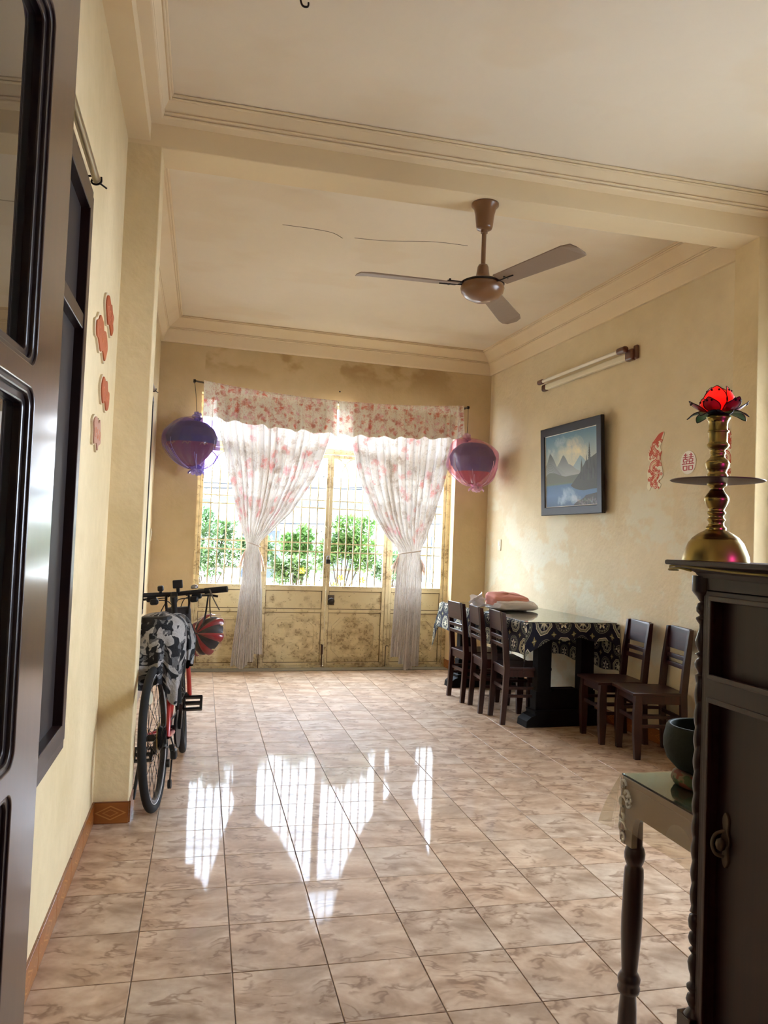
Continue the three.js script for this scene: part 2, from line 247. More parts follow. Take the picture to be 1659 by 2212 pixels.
// ---------------------------------------------------------------- the steel double door with its grille
{
  const d = structureGroup('door_1', Fa(0, 0, -0.14), TH);
  tag(d, 'cream painted steel folding door with barred upper halves and rust-stained lower panels', 'door');
  obj('frame', [span(-0.022, 0.01, 0, 2.78, -0.05, 0.012, 0.004), span(2.672, 2.717, 0, 2.78, -0.05, 0.012, 0.004), span(0.654, 0.686, 0.02, 2.27, -0.05, 0.006, 0.004), span(2.006, 2.04, 0.02, 2.27, -0.05, 0.006, 0.004), span(0.01, 2.672, 2.262, 2.322, -0.05, 0.012, 0.004), span(0.01, 2.672, 2.745, 2.78, -0.05, 0.012, 0.004), span(0.01, 2.672, 0.0, 0.028, -0.06, 0.0)], M.doorPaint, d);
  obj('fanlight_bars', [...Array(28)].map((_, i) => span(0.098 + i * 0.0925, 0.107 + i * 0.0925, 2.32, 2.75, -0.03, -0.021)), M.barPaint, d);
  const shadeDirtM = mat(0x5e4a2c, 0.85);  // dark brown seam strips: groove shade and dirt put into one colour
  const vb = prep(span(-0.0065, 0.0065, 0.86, 2.02, -0.028, -0.018));
  const leafParts = (x0, x1, n) => {
    const l = sub('door_leaf', d), w = x1 - x0, s = 0.034;
    obj('leaf_frame', [span(x0, x0 + s, 0.03, 2.255, -0.04, 0.0, 0.004), span(x1 - s, x1, 0.03, 2.255, -0.04, 0.0, 0.004), span(x0 + s, x1 - s, 2.22, 2.255, -0.04, 0.0, 0.004), span(x0 + s, x1 - s, 0.812, 0.866, -0.04, 0.0, 0.005), span(x0 + s, x1 - s, 0.586, 0.62, -0.04, 0.0, 0.005), span(x0 + s, x1 - s, 0.03, 0.062, -0.04, 0.0, 0.004)], M.doorPaint, l);
    obj('panel', span(x0 + s, x1 - s, 0.62, 0.812, -0.026, -0.018), M.doorPaint, l);
    obj('panel', span(x0 + s, x1 - s, 0.062, 0.586, -0.026, -0.018), M.doorPaint, l);
    const groove = (ya, yb) => { const q = poly([[x0 + s, ya], [x1 - s, ya], [x1 - s, yb], [x0 + s, yb]]); q.holes.push(new THREE.Path([[x0 + s + 0.006, ya + 0.006], [x1 - s - 0.006, ya + 0.006], [x1 - s - 0.006, yb - 0.006], [x0 + s + 0.006, yb - 0.006]].map(([x, y]) => new THREE.Vector2(x, y)))); obj('shade_dirt_seam', extr(q, 0.002).translate(0, 0, -0.0185), shadeDirtM, l); };
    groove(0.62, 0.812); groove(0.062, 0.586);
    const a = x0 + s + 0.05, b = x1 - s - 0.05, y0 = 0.115, y1 = 0.53, c = 0.085, oct = (k) => [[a + c + k * 0.4, y0 + k], [b - c - k * 0.4, y0 + k], [b - k, y0 + c + k * 0.4], [b - k, y1 - c - k * 0.4], [b - c - k * 0.4, y1 - k], [a + c + k * 0.4, y1 - k], [a + k, y1 - c - k * 0.4], [a + k, y0 + c + k * 0.4]];
    const sh = poly(oct(0)); sh.holes.push(new THREE.Path(oct(0.022).map(([x, y]) => new THREE.Vector2(x, y))));
    obj('panel_ridge', extr(sh, 0.006, 0.004).translate(0, 0, -0.019), M.doorPaint, l);
    const step = (w - 2 * s) / (n + 1);
    for (let i = 1; i <= n; i++) {
      const x = x0 + s + i * step, pair = i === 1 || i === 2 || i === n - 1 || i === n; const g = vb.clone();
      if (!pair) { const p = g.attributes.position; for (let k = 0; k < p.count; k++) if (p.getY(k) > 1.5) p.setY(k, 2.225); }
      g.translate(x, 0, 0); const list = [g];
      if (pair) { const dirn = (i === 1 || i === n - 1) ? 1 : -1, pts = []; for (let k = 0; k <= 10; k++) { const t = (k / 10) * Math.PI / 2; pts.push(V(x + dirn * 0.15 * (1 - Math.cos(t)), 2.0 + 0.225 * Math.sin(t), -0.023)); } list.push(tube(pts, 0.006, 12, 5)); }
      obj('bar', list, M.barPaint, l);
    }
    for (const y of [1.767, 1.685, 1.313, 1.222]) obj('rail', span(x0 + s, x1 - s, y - 0.007, y + 0.007, -0.036, -0.028), M.barPaint, l);
    return l;
  };
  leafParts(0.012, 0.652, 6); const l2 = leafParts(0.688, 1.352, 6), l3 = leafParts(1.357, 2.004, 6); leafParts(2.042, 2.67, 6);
  obj('lock_plate', rbox(0.07, 0.105, 0.012, 0.003, 1.412, 0.72, 0.006), M.oldSteel, l3);
  obj('knob', lathe([[0.0, 0], [0.018, 0], [0.02, 0.02], [0.034, 0.032], [0.036, 0.048], [0.025, 0.058], [0, 0.06]], 24).rotateX(Math.PI / 2).translate(1.405, 0.712, 0.008), M.darkSteel, l3);
  obj('bolt', [bar(V(1.337, 0.02, 0.008), V(1.337, 0.23, 0.008), 0.005), rbox(0.022, 0.1, 0.014, 0.003, 1.337, 0.2, 0.006), tube([V(1.337, 0.23, 0.008), V(1.337, 0.25, 0.012), V(1.325, 0.255, 0.02)], 0.004, 8, 6)], mat(0x4a3020, 0.8), l2);
  obj('bolt', [bar(V(2.03, 0.02, 0.014), V(2.03, 0.22, 0.014), 0.004), tube([V(2.03, 0.22, 0.014), V(2.035, 0.24, 0.014), V(2.06, 0.24, 0.02)], 0.004, 8, 6)], M.oldSteel, d);
  obj('bolt', [bar(V(0.672, 0.0, 0.012), V(0.672, 0.16, 0.012), 0.004), bar(V(0.672, 0.004, 0.012), V(0.665, 0.0, 0.02), 0.006)], mat(0x4a3020, 0.8), d);
  obj('hasp', [rbox(0.05, 0.03, 0.006, 0.002, 1.36, 1.19, 0.004), bar(V(1.33, 1.5, 0.004), V(1.345, 1.47, 0.01), 0.012, 0.006), bar(V(1.39, 1.5, 0.004), V(1.372, 1.47, 0.01), 0.012, 0.006)], M.barPaint, l2);
  partNames(d);
  const pl = thing('padlock', 'small dark padlock hanging on the hasp between the two middle door leaves', 'padlock', Fa(1.362, 1.125, -0.12), TH);
  obj('lock_body', rbox(0.046, 0.046, 0.02, 0.005), M.darkSteel, pl); obj('shackle', tube([V(-0.014, 0.02, 0), V(-0.014, 0.045, 0), V(0, 0.06, 0), V(0.014, 0.045, 0), V(0.014, 0.02, 0)], 0.0042, 20, 8), M.steel, pl);
  const th = structure('door_sill', span(-0.435, 2.9, 0, 0.012, -0.3, 0.0, 0.004), mat(0x8d8777, 0.5)); th.position.set(F0[0], 0, F0[1]); th.rotation.y = TH;
}

// ---------------------------------------------------------------- curtains
const rodY = (x) => { const [a, b, c] = [-0.106, 1.305, 2.8]; return 2.863 * ((x - b) * (x - c)) / ((a - b) * (a - c)) + 2.772 * ((x - a) * (x - c)) / ((b - a) * (b - c)) + 2.85 * ((x - a) * (x - b)) / ((c - a) * (c - b)); };
function flower(g, x, y, r, col, rnd, soft = 1) {                          // a loose printed bloom
  for (let k = 0; k < 9; k++) { const a = rnd() * 6.28, q = r * (0.2 + rnd() * 0.5); g.fillStyle = col(0.16 + rnd() * 0.25); g.beginPath(); g.ellipse(x + Math.cos(a) * q, y + Math.sin(a) * q, r * (0.25 + rnd() * 0.3), r * (0.15 + rnd() * 0.2), a, 0, 7); g.fill(); }
  g.lineWidth = 1.6 * soft; for (let k = 0; k < 16; k++) { const a = rnd() * 6.28; g.strokeStyle = col(0.5); g.beginPath(); g.arc(x + Math.cos(a) * r * 0.4, y + Math.sin(a) * r * 0.4, r * (0.15 + rnd() * 0.35), a, a + 2.2); g.stroke(); }
}
const flowerPrint = (W, H, bg, n, size, seed, red, plainLow = 0) => canvasTex(W, H, (g) => {
  const r = rng(seed); g.fillStyle = bg; g.fillRect(0, 0, W, H);
  const coral = (a) => `rgba(${red ? 218 : 232},${red ? 104 : 140},${red ? 80 : 136},${a * (red ? 1 : 0.7)})`, rose = (a) => `rgba(236,160,168,${a * 0.7})`, taupe = (a) => `rgba(${red ? 205 : 178},${red ? 130 : 158},${red ? 110 : 142},${a * (red ? 0.9 : 0.6)})`;
  for (let k = 0; k < n * 3; k++) { g.strokeStyle = taupe(0.4); g.lineWidth = 1.5; g.beginPath(); const x = r() * W, y = r() * H; g.moveTo(x, y); g.bezierCurveTo(x + (r() - 0.5) * size * 3, y + r() * size * 2, x + (r() - 0.5) * size * 3, y + r() * size * 3, x + (r() - 0.5) * size * 2, y + size * 4 * r()); g.stroke(); for (let q = 0; q < 4; q++) { g.fillStyle = taupe(0.28); g.beginPath(); g.ellipse(x + (r() - 0.5) * size * 2, y + r() * size * 2, size * 0.34, size * 0.12, r() * 6, 0, 7); g.fill(); } }
  for (let k = 0; k < n; k++) { const y = r() * H, low = y < H * plainLow; flower(g, r() * W, y, size * (0.7 + r() * 0.7), low ? (a) => `rgba(212,204,198,${a * 0.6})` : [coral, taupe, rose, taupe][k % 4], r); }
});
{
  const rod = thing('curtain_rod', 'sagging metal curtain rod along the top of the barred door', 'curtain rod', Fa(0, 0, 0.1), TH);
  const pts = []; for (let i = 0; i <= 16; i++) { const x = lerp(-0.106, 2.8, i / 16); pts.push(V(x, rodY(x), 0)); }
  obj('rod', tube(pts, 0.009, 48, 10), M.oldSteel, rod);
  for (const x of [-0.1, 2.795]) obj('bracket', [bar(V(x, rodY(x), -0.1), V(x, rodY(x), 0.012), 0.006), bar(V(x - 0.012, rodY(x), 0), V(x + 0.012, rodY(x), 0), 0.016)], M.darkSteel, rod);
  partNames(rod);
  const cloth = (map, tr, col = 0xffffff) => mat(col, 0.9, { map, transmission: tr, thickness: 0, sheen: 0.3, sheenRoughness: 0.6 });
  const valM = cloth(flowerPrint(2048, 512, '#f3ead8', 150, 36, 5, true), 0.1);
  const pelmet = (x0, x1, seed, label) => {
    const r = rng(seed), ph = [...Array(8)].map(() => r() * 6.28), L = x1 - x0;
    const body = (u, v) => {
      const x = lerp(x0, x1, u), top = rodY(x) + 0.008, low = rodY(x) - 0.335 + 0.011 * Math.sin(u * 38 + ph[0]) + 0.007 * Math.sin(u * 61 + ph[1]), y = lerp(top, low, v);
      const f = Math.sin(u * L * 62 + ph[2] + 1.6 * Math.sin(u * 9 + ph[3])) * 0.6 + Math.sin(u * L * 113 + ph[4]) * 0.4 * (1 - v * 0.6);
      return V(x + 0.006 * Math.sin(u * 30 + v * 2), y, 0.034 + 0.018 * (0.4 + v) * f + 0.02 * v);
    };
    const t = thing('valance', label, 'valance', Fa(0, 0, 0.1), TH, 'pelmets over the barred door');
    obj('ruffle', grid(220, 16, body), valM, t, { keepUV: true });
    obj('heading', grid(200, 2, (u, v) => { const x = lerp(x0, x1, u); return V(x, rodY(x) + 0.02 - v * 0.03, 0.024 + 0.006 * Math.sin(u * L * 150)); }), valM, t, { keepUV: true });
    return t;
  };
  pelmet(-0.012, 1.342, 3, 'gathered floral valance piece on the left half of the sagging rod'); pelmet(1.35, 2.738, 8, 'gathered floral valance piece on the right half of the sagging rod');
  const sheer = (map) => cloth(map, 0.13, 0xeae4de);
  const keyed = (keys, y, k) => { for (let i = 0; i + 1 < keys.length; i++) if (y <= keys[i][0] && y >= keys[i + 1][0]) { const p = (j) => keys[clamp(j, 0, keys.length - 1)][k], t = (keys[i][0] - y) / (keys[i][0] - keys[i + 1][0]), [a, b, c, d] = [p(i - 1), p(i), p(i + 1), p(i + 2)], m0 = (c - a) / 2, m1 = (d - b) / 2; return (2 * t ** 3 - 3 * t * t + 1) * b + (t ** 3 - 2 * t * t + t) * m0 + (-2 * t ** 3 + 3 * t * t) * c + (t ** 3 - t * t) * m1; } return keys[keys.length - 1][k]; };
  const drape = (name, label, keys, hem, seed, waistY, waist) => {
    const r = rng(seed), ph = [...Array(10)].map(() => r() * 6.28), t = thing('curtain', label, 'curtain', Fa(0, 0, 0.058), TH, 'tied back sheer curtains');
    const N = 13, shape = (z0, k) => (u, v) => {
      const yb = hem(u), x0 = 0, yt = 2.74, y = lerp(yt, yb, v), L = keyed(keys, Math.max(y, 0), 1), R = keyed(keys, Math.max(y, 0), 2), near = Math.exp(-(((y - waistY) / 0.16) ** 2));
      const uu = u + 0.012 * Math.sin(u * 20 + ph[5]) * (1 - near), sag = Math.max(0, (u - 0.5) * 2) ** 2, w = R - L;
      const amp = clamp(w * 0.04, 0.011, 0.028) * (1 - 0.4 * near), f = Math.sin(u * N * 6.283 + ph[0] + 0.7 * Math.sin(v * 3 + ph[1])) + 0.45 * Math.sin(u * N * 2.3 * 6.283 + ph[2] + v * 2);
      return V(lerp(L, R, uu) + x0, y, z0 + k * (amp * f + near * 0.055 * Math.sin(u * Math.PI)));
    };
    obj('sheer_panel', grid(170, 90, shape(0, 1)), sheer(flowerPrint(1024, 2048, '#f1efec', 230, 36, seed + 1, false, 0.5)), t, { keepUV: true });
    const [wl, wr] = waist, ring = []; for (let i = 0; i < 14; i++) { const a = (i / 14) * 6.283; ring.push(V(lerp(wl, wr, 0.5 + 0.53 * Math.cos(a)), waistY - 0.005 + (name ? 0.02 : -0.02) * Math.cos(a), 0.02 + 0.075 * Math.sin(a))); }
    obj('tieback', tube(ring, 0.006, 40, 6, true), mat(0xd9c9bd, 0.8), t);
    for (const s of [-1, 1]) { const bx = s < 0 ? wl : wr; obj('tie_end', grid(12, 14, (u, v) => V(bx + s * (0.005 + 0.045 * v * (0.5 + u)) - s * 0.02 * (1 - v), waistY - 0.02 - v * (0.2 + 0.06 * Math.sin(u * 9 + ph[3])), -0.02 + 0.02 * Math.sin(u * 12 + v * 4) * (0.3 + v))), valM, t, { keepUV: true }); }
    partNames(t); return t;
  };
  drape(0, 'sheer floral curtain tied back left of the padlock, its hem swept to the left',
    [[2.76, 0.12, 1.29], [2.5, 0.145, 1.285], [2.0, 0.265, 1.14], [1.62, 0.36, 0.92], [1.42, 0.425, 0.735], [1.285, 0.475, 0.612], [1.15, 0.462, 0.63], [0.8, 0.435, 0.655], [0.0, 0.372, 0.69]],
    (u) => (u < 0.55 ? 0.055 + 0.02 * Math.sin(u * 14) : u < 0.72 ? 0.105 : 0.185 - 0.02 * (u - 0.72)), 12, 1.285, [0.478, 0.61]);
  drape(1, 'sheer floral curtain tied back right of the padlock, nearest the dining table',
    [[2.76, 1.47, 2.645], [2.5, 1.49, 2.64], [2.0, 1.605, 2.555], [1.62, 1.785, 2.45], [1.42, 1.925, 2.385], [1.262, 2.075, 2.325], [1.1, 2.06, 2.345], [0.7, 2.045, 2.35], [0.0, 2.02, 2.345]],
    (u) => (u < 0.3 ? 0.15 : u < 0.5 ? 0.075 : u < 0.8 ? 0.02 + 0.01 * Math.sin(u * 20) : 0.05), 29, 1.262, [2.08, 2.32]);
}

// ---------------------------------------------------------------- silk lanterns wrapped in plastic bags
function lantern(label, [cx, cy, cz], R, bagCol, silk, knotTop, knotLow, seed, hook) {
  const t = thing('silk_lantern', label, 'lantern', [cx, cy, cz]), r = rng(seed), ph = [...Array(12)].map(() => r() * 6.28);
  const prof = [[0.2, 0.92], [0.5, 0.86], [0.78, 0.6], [0.93, 0.25], [0.86, -0.1], [0.62, -0.5], [0.34, -0.85], [0.22, -0.95]];
  const rad = (y) => { for (let i = 0; i + 1 < prof.length; i++) if (y <= prof[i][1] && y >= prof[i + 1][1]) return lerp(prof[i][0], prof[i + 1][0], (prof[i][1] - y) / (prof[i][1] - prof[i + 1][1])); return 0.2; };
  const H = R * 1.02, ribs = 14, surf = (k, y0, y1) => grid(ribs * 6, 24, (u, v) => { const y = lerp(y1, y0, v), a = u * 6.2832, c = 1 - 0.035 * Math.abs(Math.cos(a * ribs / 2)); return V(Math.cos(a) * rad(y) * R * c * k, y * H * 0.86, Math.sin(a) * rad(y) * R * c * k); });
  obj('silk_top', surf(1.02, silk.cut, 0.92), mat(silk.top, 0.7, { transmission: 0.15, thickness: 0 }), t); obj('silk_band', surf(1.02, -0.95, silk.cut), mat(silk.band, 0.7, { transmission: 0.15, thickness: 0 }), t);
  if (silk.gold) for (let i = 0; i < 9; i++) { const a = (i + 0.5) / 9 * 6.283, q = rad(silk.cut - 0.05) * R * 0.985; obj('gold_fringe', tube([0, 1, 2, 3, 4, 5].map((k) => V(Math.cos(a + (k - 2.5) * 0.07) * (q + 0.006), silk.cut * H * 0.86 - 0.015 + 0.012 * Math.sin(k * 2.2), Math.sin(a + (k - 2.5) * 0.07) * (q + 0.006))), 0.005, 12, 5), mat(0xd8913c, 0.5), t); }
  const kb = V(knotLow[0] * R, -H * 0.93, knotLow[1] * R), kt = V(knotTop[0] * R, H * 0.93, knotTop[1] * R);
  obj('plastic_bag', grid(120, 46, (u, v) => {
    const a = u * 6.2832, y = lerp(0.97, -0.97, v), low = Math.max(0, -y - 0.1), up = Math.max(0, y - 0.45), q = Math.sqrt(Math.max(0, 1 - Math.abs(y) ** 2.6));
    const w = 1 + (0.075 * low * Math.sin(a * 17 + ph[0]) + 0.05 * low * Math.sin(a * 31 + ph[1]) + 0.05 * up * Math.sin(a * 13 + ph[2]) + 0.025 * Math.sin(a * 5 + y * 3 + ph[3]) + 0.02 * Math.sin(a * 3 - y * 5 + ph[4]));
    const k = R * (0.06 + 0.98 * q * (y > 0 ? 1 : 1 - 0.3 * low)) * w, sx = y < 0 ? kb.x * low ** 1.4 : kt.x * up * 1.7, sz = y < 0 ? kb.z * low ** 1.4 : kt.z * up * 1.7;
    return V(Math.cos(a) * k + sx, y * H * 0.96, Math.sin(a) * k + sz); }), mat(bagCol, 0.18, { transmission: 0.88, thickness: 0, ior: 1.45 }), t, { keepUV: true });
  const cr = []; for (let i = 0; i < 15; i++) {                          // creases of the film running up from the lower knot
    const a = i * 0.419 + 0.2 * Math.sin(i * 2.7 + ph[8]), top = -0.25 + 0.35 * Math.sin(i * 1.9 + ph[9]), q = [];
    for (let k = 0; k <= 6; k++) { const y = lerp(-0.95, top, k / 6), low = Math.max(0, -y - 0.1), e = R * (0.08 + 1.0 * Math.sqrt(Math.max(0, 1 - Math.abs(y) ** 2.6)) * (y > 0 ? 1 : 1 - 0.3 * low)); q.push(V(Math.cos(a) * e + kb.x * low ** 1.4, y * H * 0.96, Math.sin(a) * e + kb.z * low ** 1.4)); }
    cr.push(tube(q, 0.0016 + 0.0012 * (i % 3 === 0), 16, 5));
  }
  obj('film_creases', cr, mat(bagCol, 0.25, { clearcoat: 0.5 }), t).userData.kind = 'stuff';
  const blob = (c, s, sd) => grid(24, 16, (u, v) => { const a = u * 6.2832, b = v * Math.PI, k = s * (1 + 0.28 * Math.sin(a * 3 + b * 5 + sd) + 0.15 * Math.sin(a * 7 + sd * 2)); return V(c.x + Math.cos(a) * Math.sin(b) * k, c.y + Math.cos(b) * k * 0.9, c.z + Math.sin(a) * Math.sin(b) * k); });
  const km = mat(bagCol, 0.3, { transmission: 0.25, thickness: 0 });
  obj('knot', blob(kb.clone().add(V(0.01, -0.012, 0.02)), R * 0.17, 1.1), km, t); obj('knot', blob(kt.clone().add(V(0, 0.01, 0)), R * 0.15, 3.3), km, t);
  for (let i = 0; i < 4; i++) { const a = i * 1.6 + ph[6]; obj('bag_corner', grid(8, 8, (u, v) => V(kb.x + Math.cos(a + (u - 0.5) * 1.2) * (0.03 + v * R * 0.2), kb.y - 0.015 - 0.03 * v * v + 0.012 * Math.sin(u * 9), kb.z + 0.02 + Math.sin(a + (u - 0.5) * 1.2) * (0.03 + v * R * 0.2))), km, t, { keepUV: true }); }
  const hk = V(hook[0] - cx, hook[1] - cy, hook[2] - cz); obj('cord', tube([kt.clone(), kt.clone().lerp(hk, 0.5).add(V(0.004, 0, 0)), hk], 0.0028, 16, 6), mat(0x4a4038, 0.8), t);
  partNames(t); return t;
}
lantern('round blue and red lantern in a purple plastic bag at the left curtain rod end', [0.0, 2.225, -5.085], 0.262, 0xc0aeee, { top: 0x2a2c58, band: 0xb02a30, cut: -0.02, gold: true }, [0.15, 0.0], [0.22, 0.1], 41, Fa(-0.1, 2.86, 0.105));
lantern('round blue and red lantern in a pink plastic bag at the right curtain rod end', [2.867, 2.219, -5.17], 0.262, 0xf8cce2, { top: 0x464c96, band: 0xb83048, cut: -0.42, gold: false }, [-0.32, 0.1], [0.1, 0.16], 57, Fa(2.795, 2.85, 0.105));

// ---------------------------------------------------------------- dining chairs
function makeChair(label) {
  const t = thing('dining_chair', label, 'chair'), side = (pts, w, x) => extr(poly(pts), w, 0.003).rotateY(-Math.PI / 2).translate(x + w / 2, 0, 0);   // profile in (z, y)
  for (const s of [-1, 1]) obj('leg', side([[-0.19, 0], [-0.158, 0], [-0.143, 0.2], [-0.132, 0.41], [-0.150, 0.62], [-0.182, 0.845], [-0.206, 0.848], [-0.19, 0.64], [-0.172, 0.42], [-0.18, 0.2]], 0.026, s * 0.158), M.wood, t, { swap: false });
  for (const s of [-1, 1]) obj('leg', side([[0.135, 0], [0.165, 0], [0.178, 0.16], [0.18, 0.3], [0.172, 0.415], [0.132, 0.415], [0.13, 0.28], [0.128, 0.14]], 0.032, s * 0.155), M.wood, t);
  const seat = extr(poly([[-0.165, 0.166], [-0.178, -0.195], [0.178, -0.195], [0.165, 0.166]]), 0.014, 0.004).rotateX(-Math.PI / 2).translate(0, 0.418, 0);
  obj('seat', seat, M.wood, t, { swap: true });
  obj('seat_frame', [box(0.29, 0.055, 0.018, 0, 0.388, 0.155), box(0.29, 0.055, 0.018, 0, 0.388, -0.152), box(0.018, 0.055, 0.29, 0.155, 0.388, 0), box(0.018, 0.055, 0.29, -0.155, 0.388, 0)], M.wood, t);
  const back = (y0, y1, d, name) => { const z = (y) => -0.152 - (y - 0.42) * 0.092, w = 0.145, sh = y1 - y0 > 0.08 ? poly([[-w, y0], [w, y0], [w, y1 - 0.012], [w - 0.014, y1], [-w + 0.014, y1], [-w, y1 - 0.012]]) : poly([[-w, y0], [w, y0], [w, y1], [-w, y1]]); const g = extr(sh, d, 0.003); const p = g.attributes.position; for (let i = 0; i < p.count; i++) p.setZ(i, p.getZ(i) - d / 2 + z(p.getY(i)) - 0.012 - 0.01 * (1 - (p.getX(i) / w) ** 2)); g.computeVertexNormals(); obj(name, g, M.wood, t, { swap: true }); };
  back(0.705, 0.85, 0.016, 'top_rail'); back(0.64, 0.664, 0.012, 'slat'); back(0.584, 0.608, 0.012, 'slat');
  obj('stretcher', box(0.29, 0.024, 0.014, 0, 0.265, -0.152), M.wood, t); obj('stretcher', box(0.28, 0.022, 0.014, 0, 0.25, 0.152), M.wood, t);
  for (const s of [-1, 1]) { obj('stretcher', box(0.014, 0.022, 0.29, s * 0.156, 0.215, 0), M.wood, t); obj('stretcher', box(0.014, 0.02, 0.29, s * 0.156, 0.275, 0), M.wood, t); }
  partNames(t); return t;
}
const chairProto = makeChair('dark wooden chair at the table side, farthest of three in a row, nearest the curtain');
chairProto.userData.group = 'dark wooden dining chairs'; chairProto.position.set(2.545, 0, -4.03); chairProto.rotation.y = Math.PI / 2 + TH;
for (const [x, z, turn, label] of [
  [2.583, -3.605, Math.PI / 2 + TH + 0.03, 'dark wooden chair in the middle of the three along the table side'],
  [2.62, -3.225, Math.PI / 2 + TH + 0.02, 'dark wooden chair at the table side, nearest of three to the table front'],
  [3.088, -2.612, -1.503, 'dark wooden chair with its back to the side wall, next to the table end'],
  [3.145, -2.222, -1.42, 'dark wooden chair with its back to the side wall, beside the brown cabinet edge']]) {
  const c = chairProto.clone(); c.name = numbered('dining_chair'); c.position.set(x, 0, z); c.rotation.y = turn; c.userData = { ...chairProto.userData, label }; scene.add(c);
}

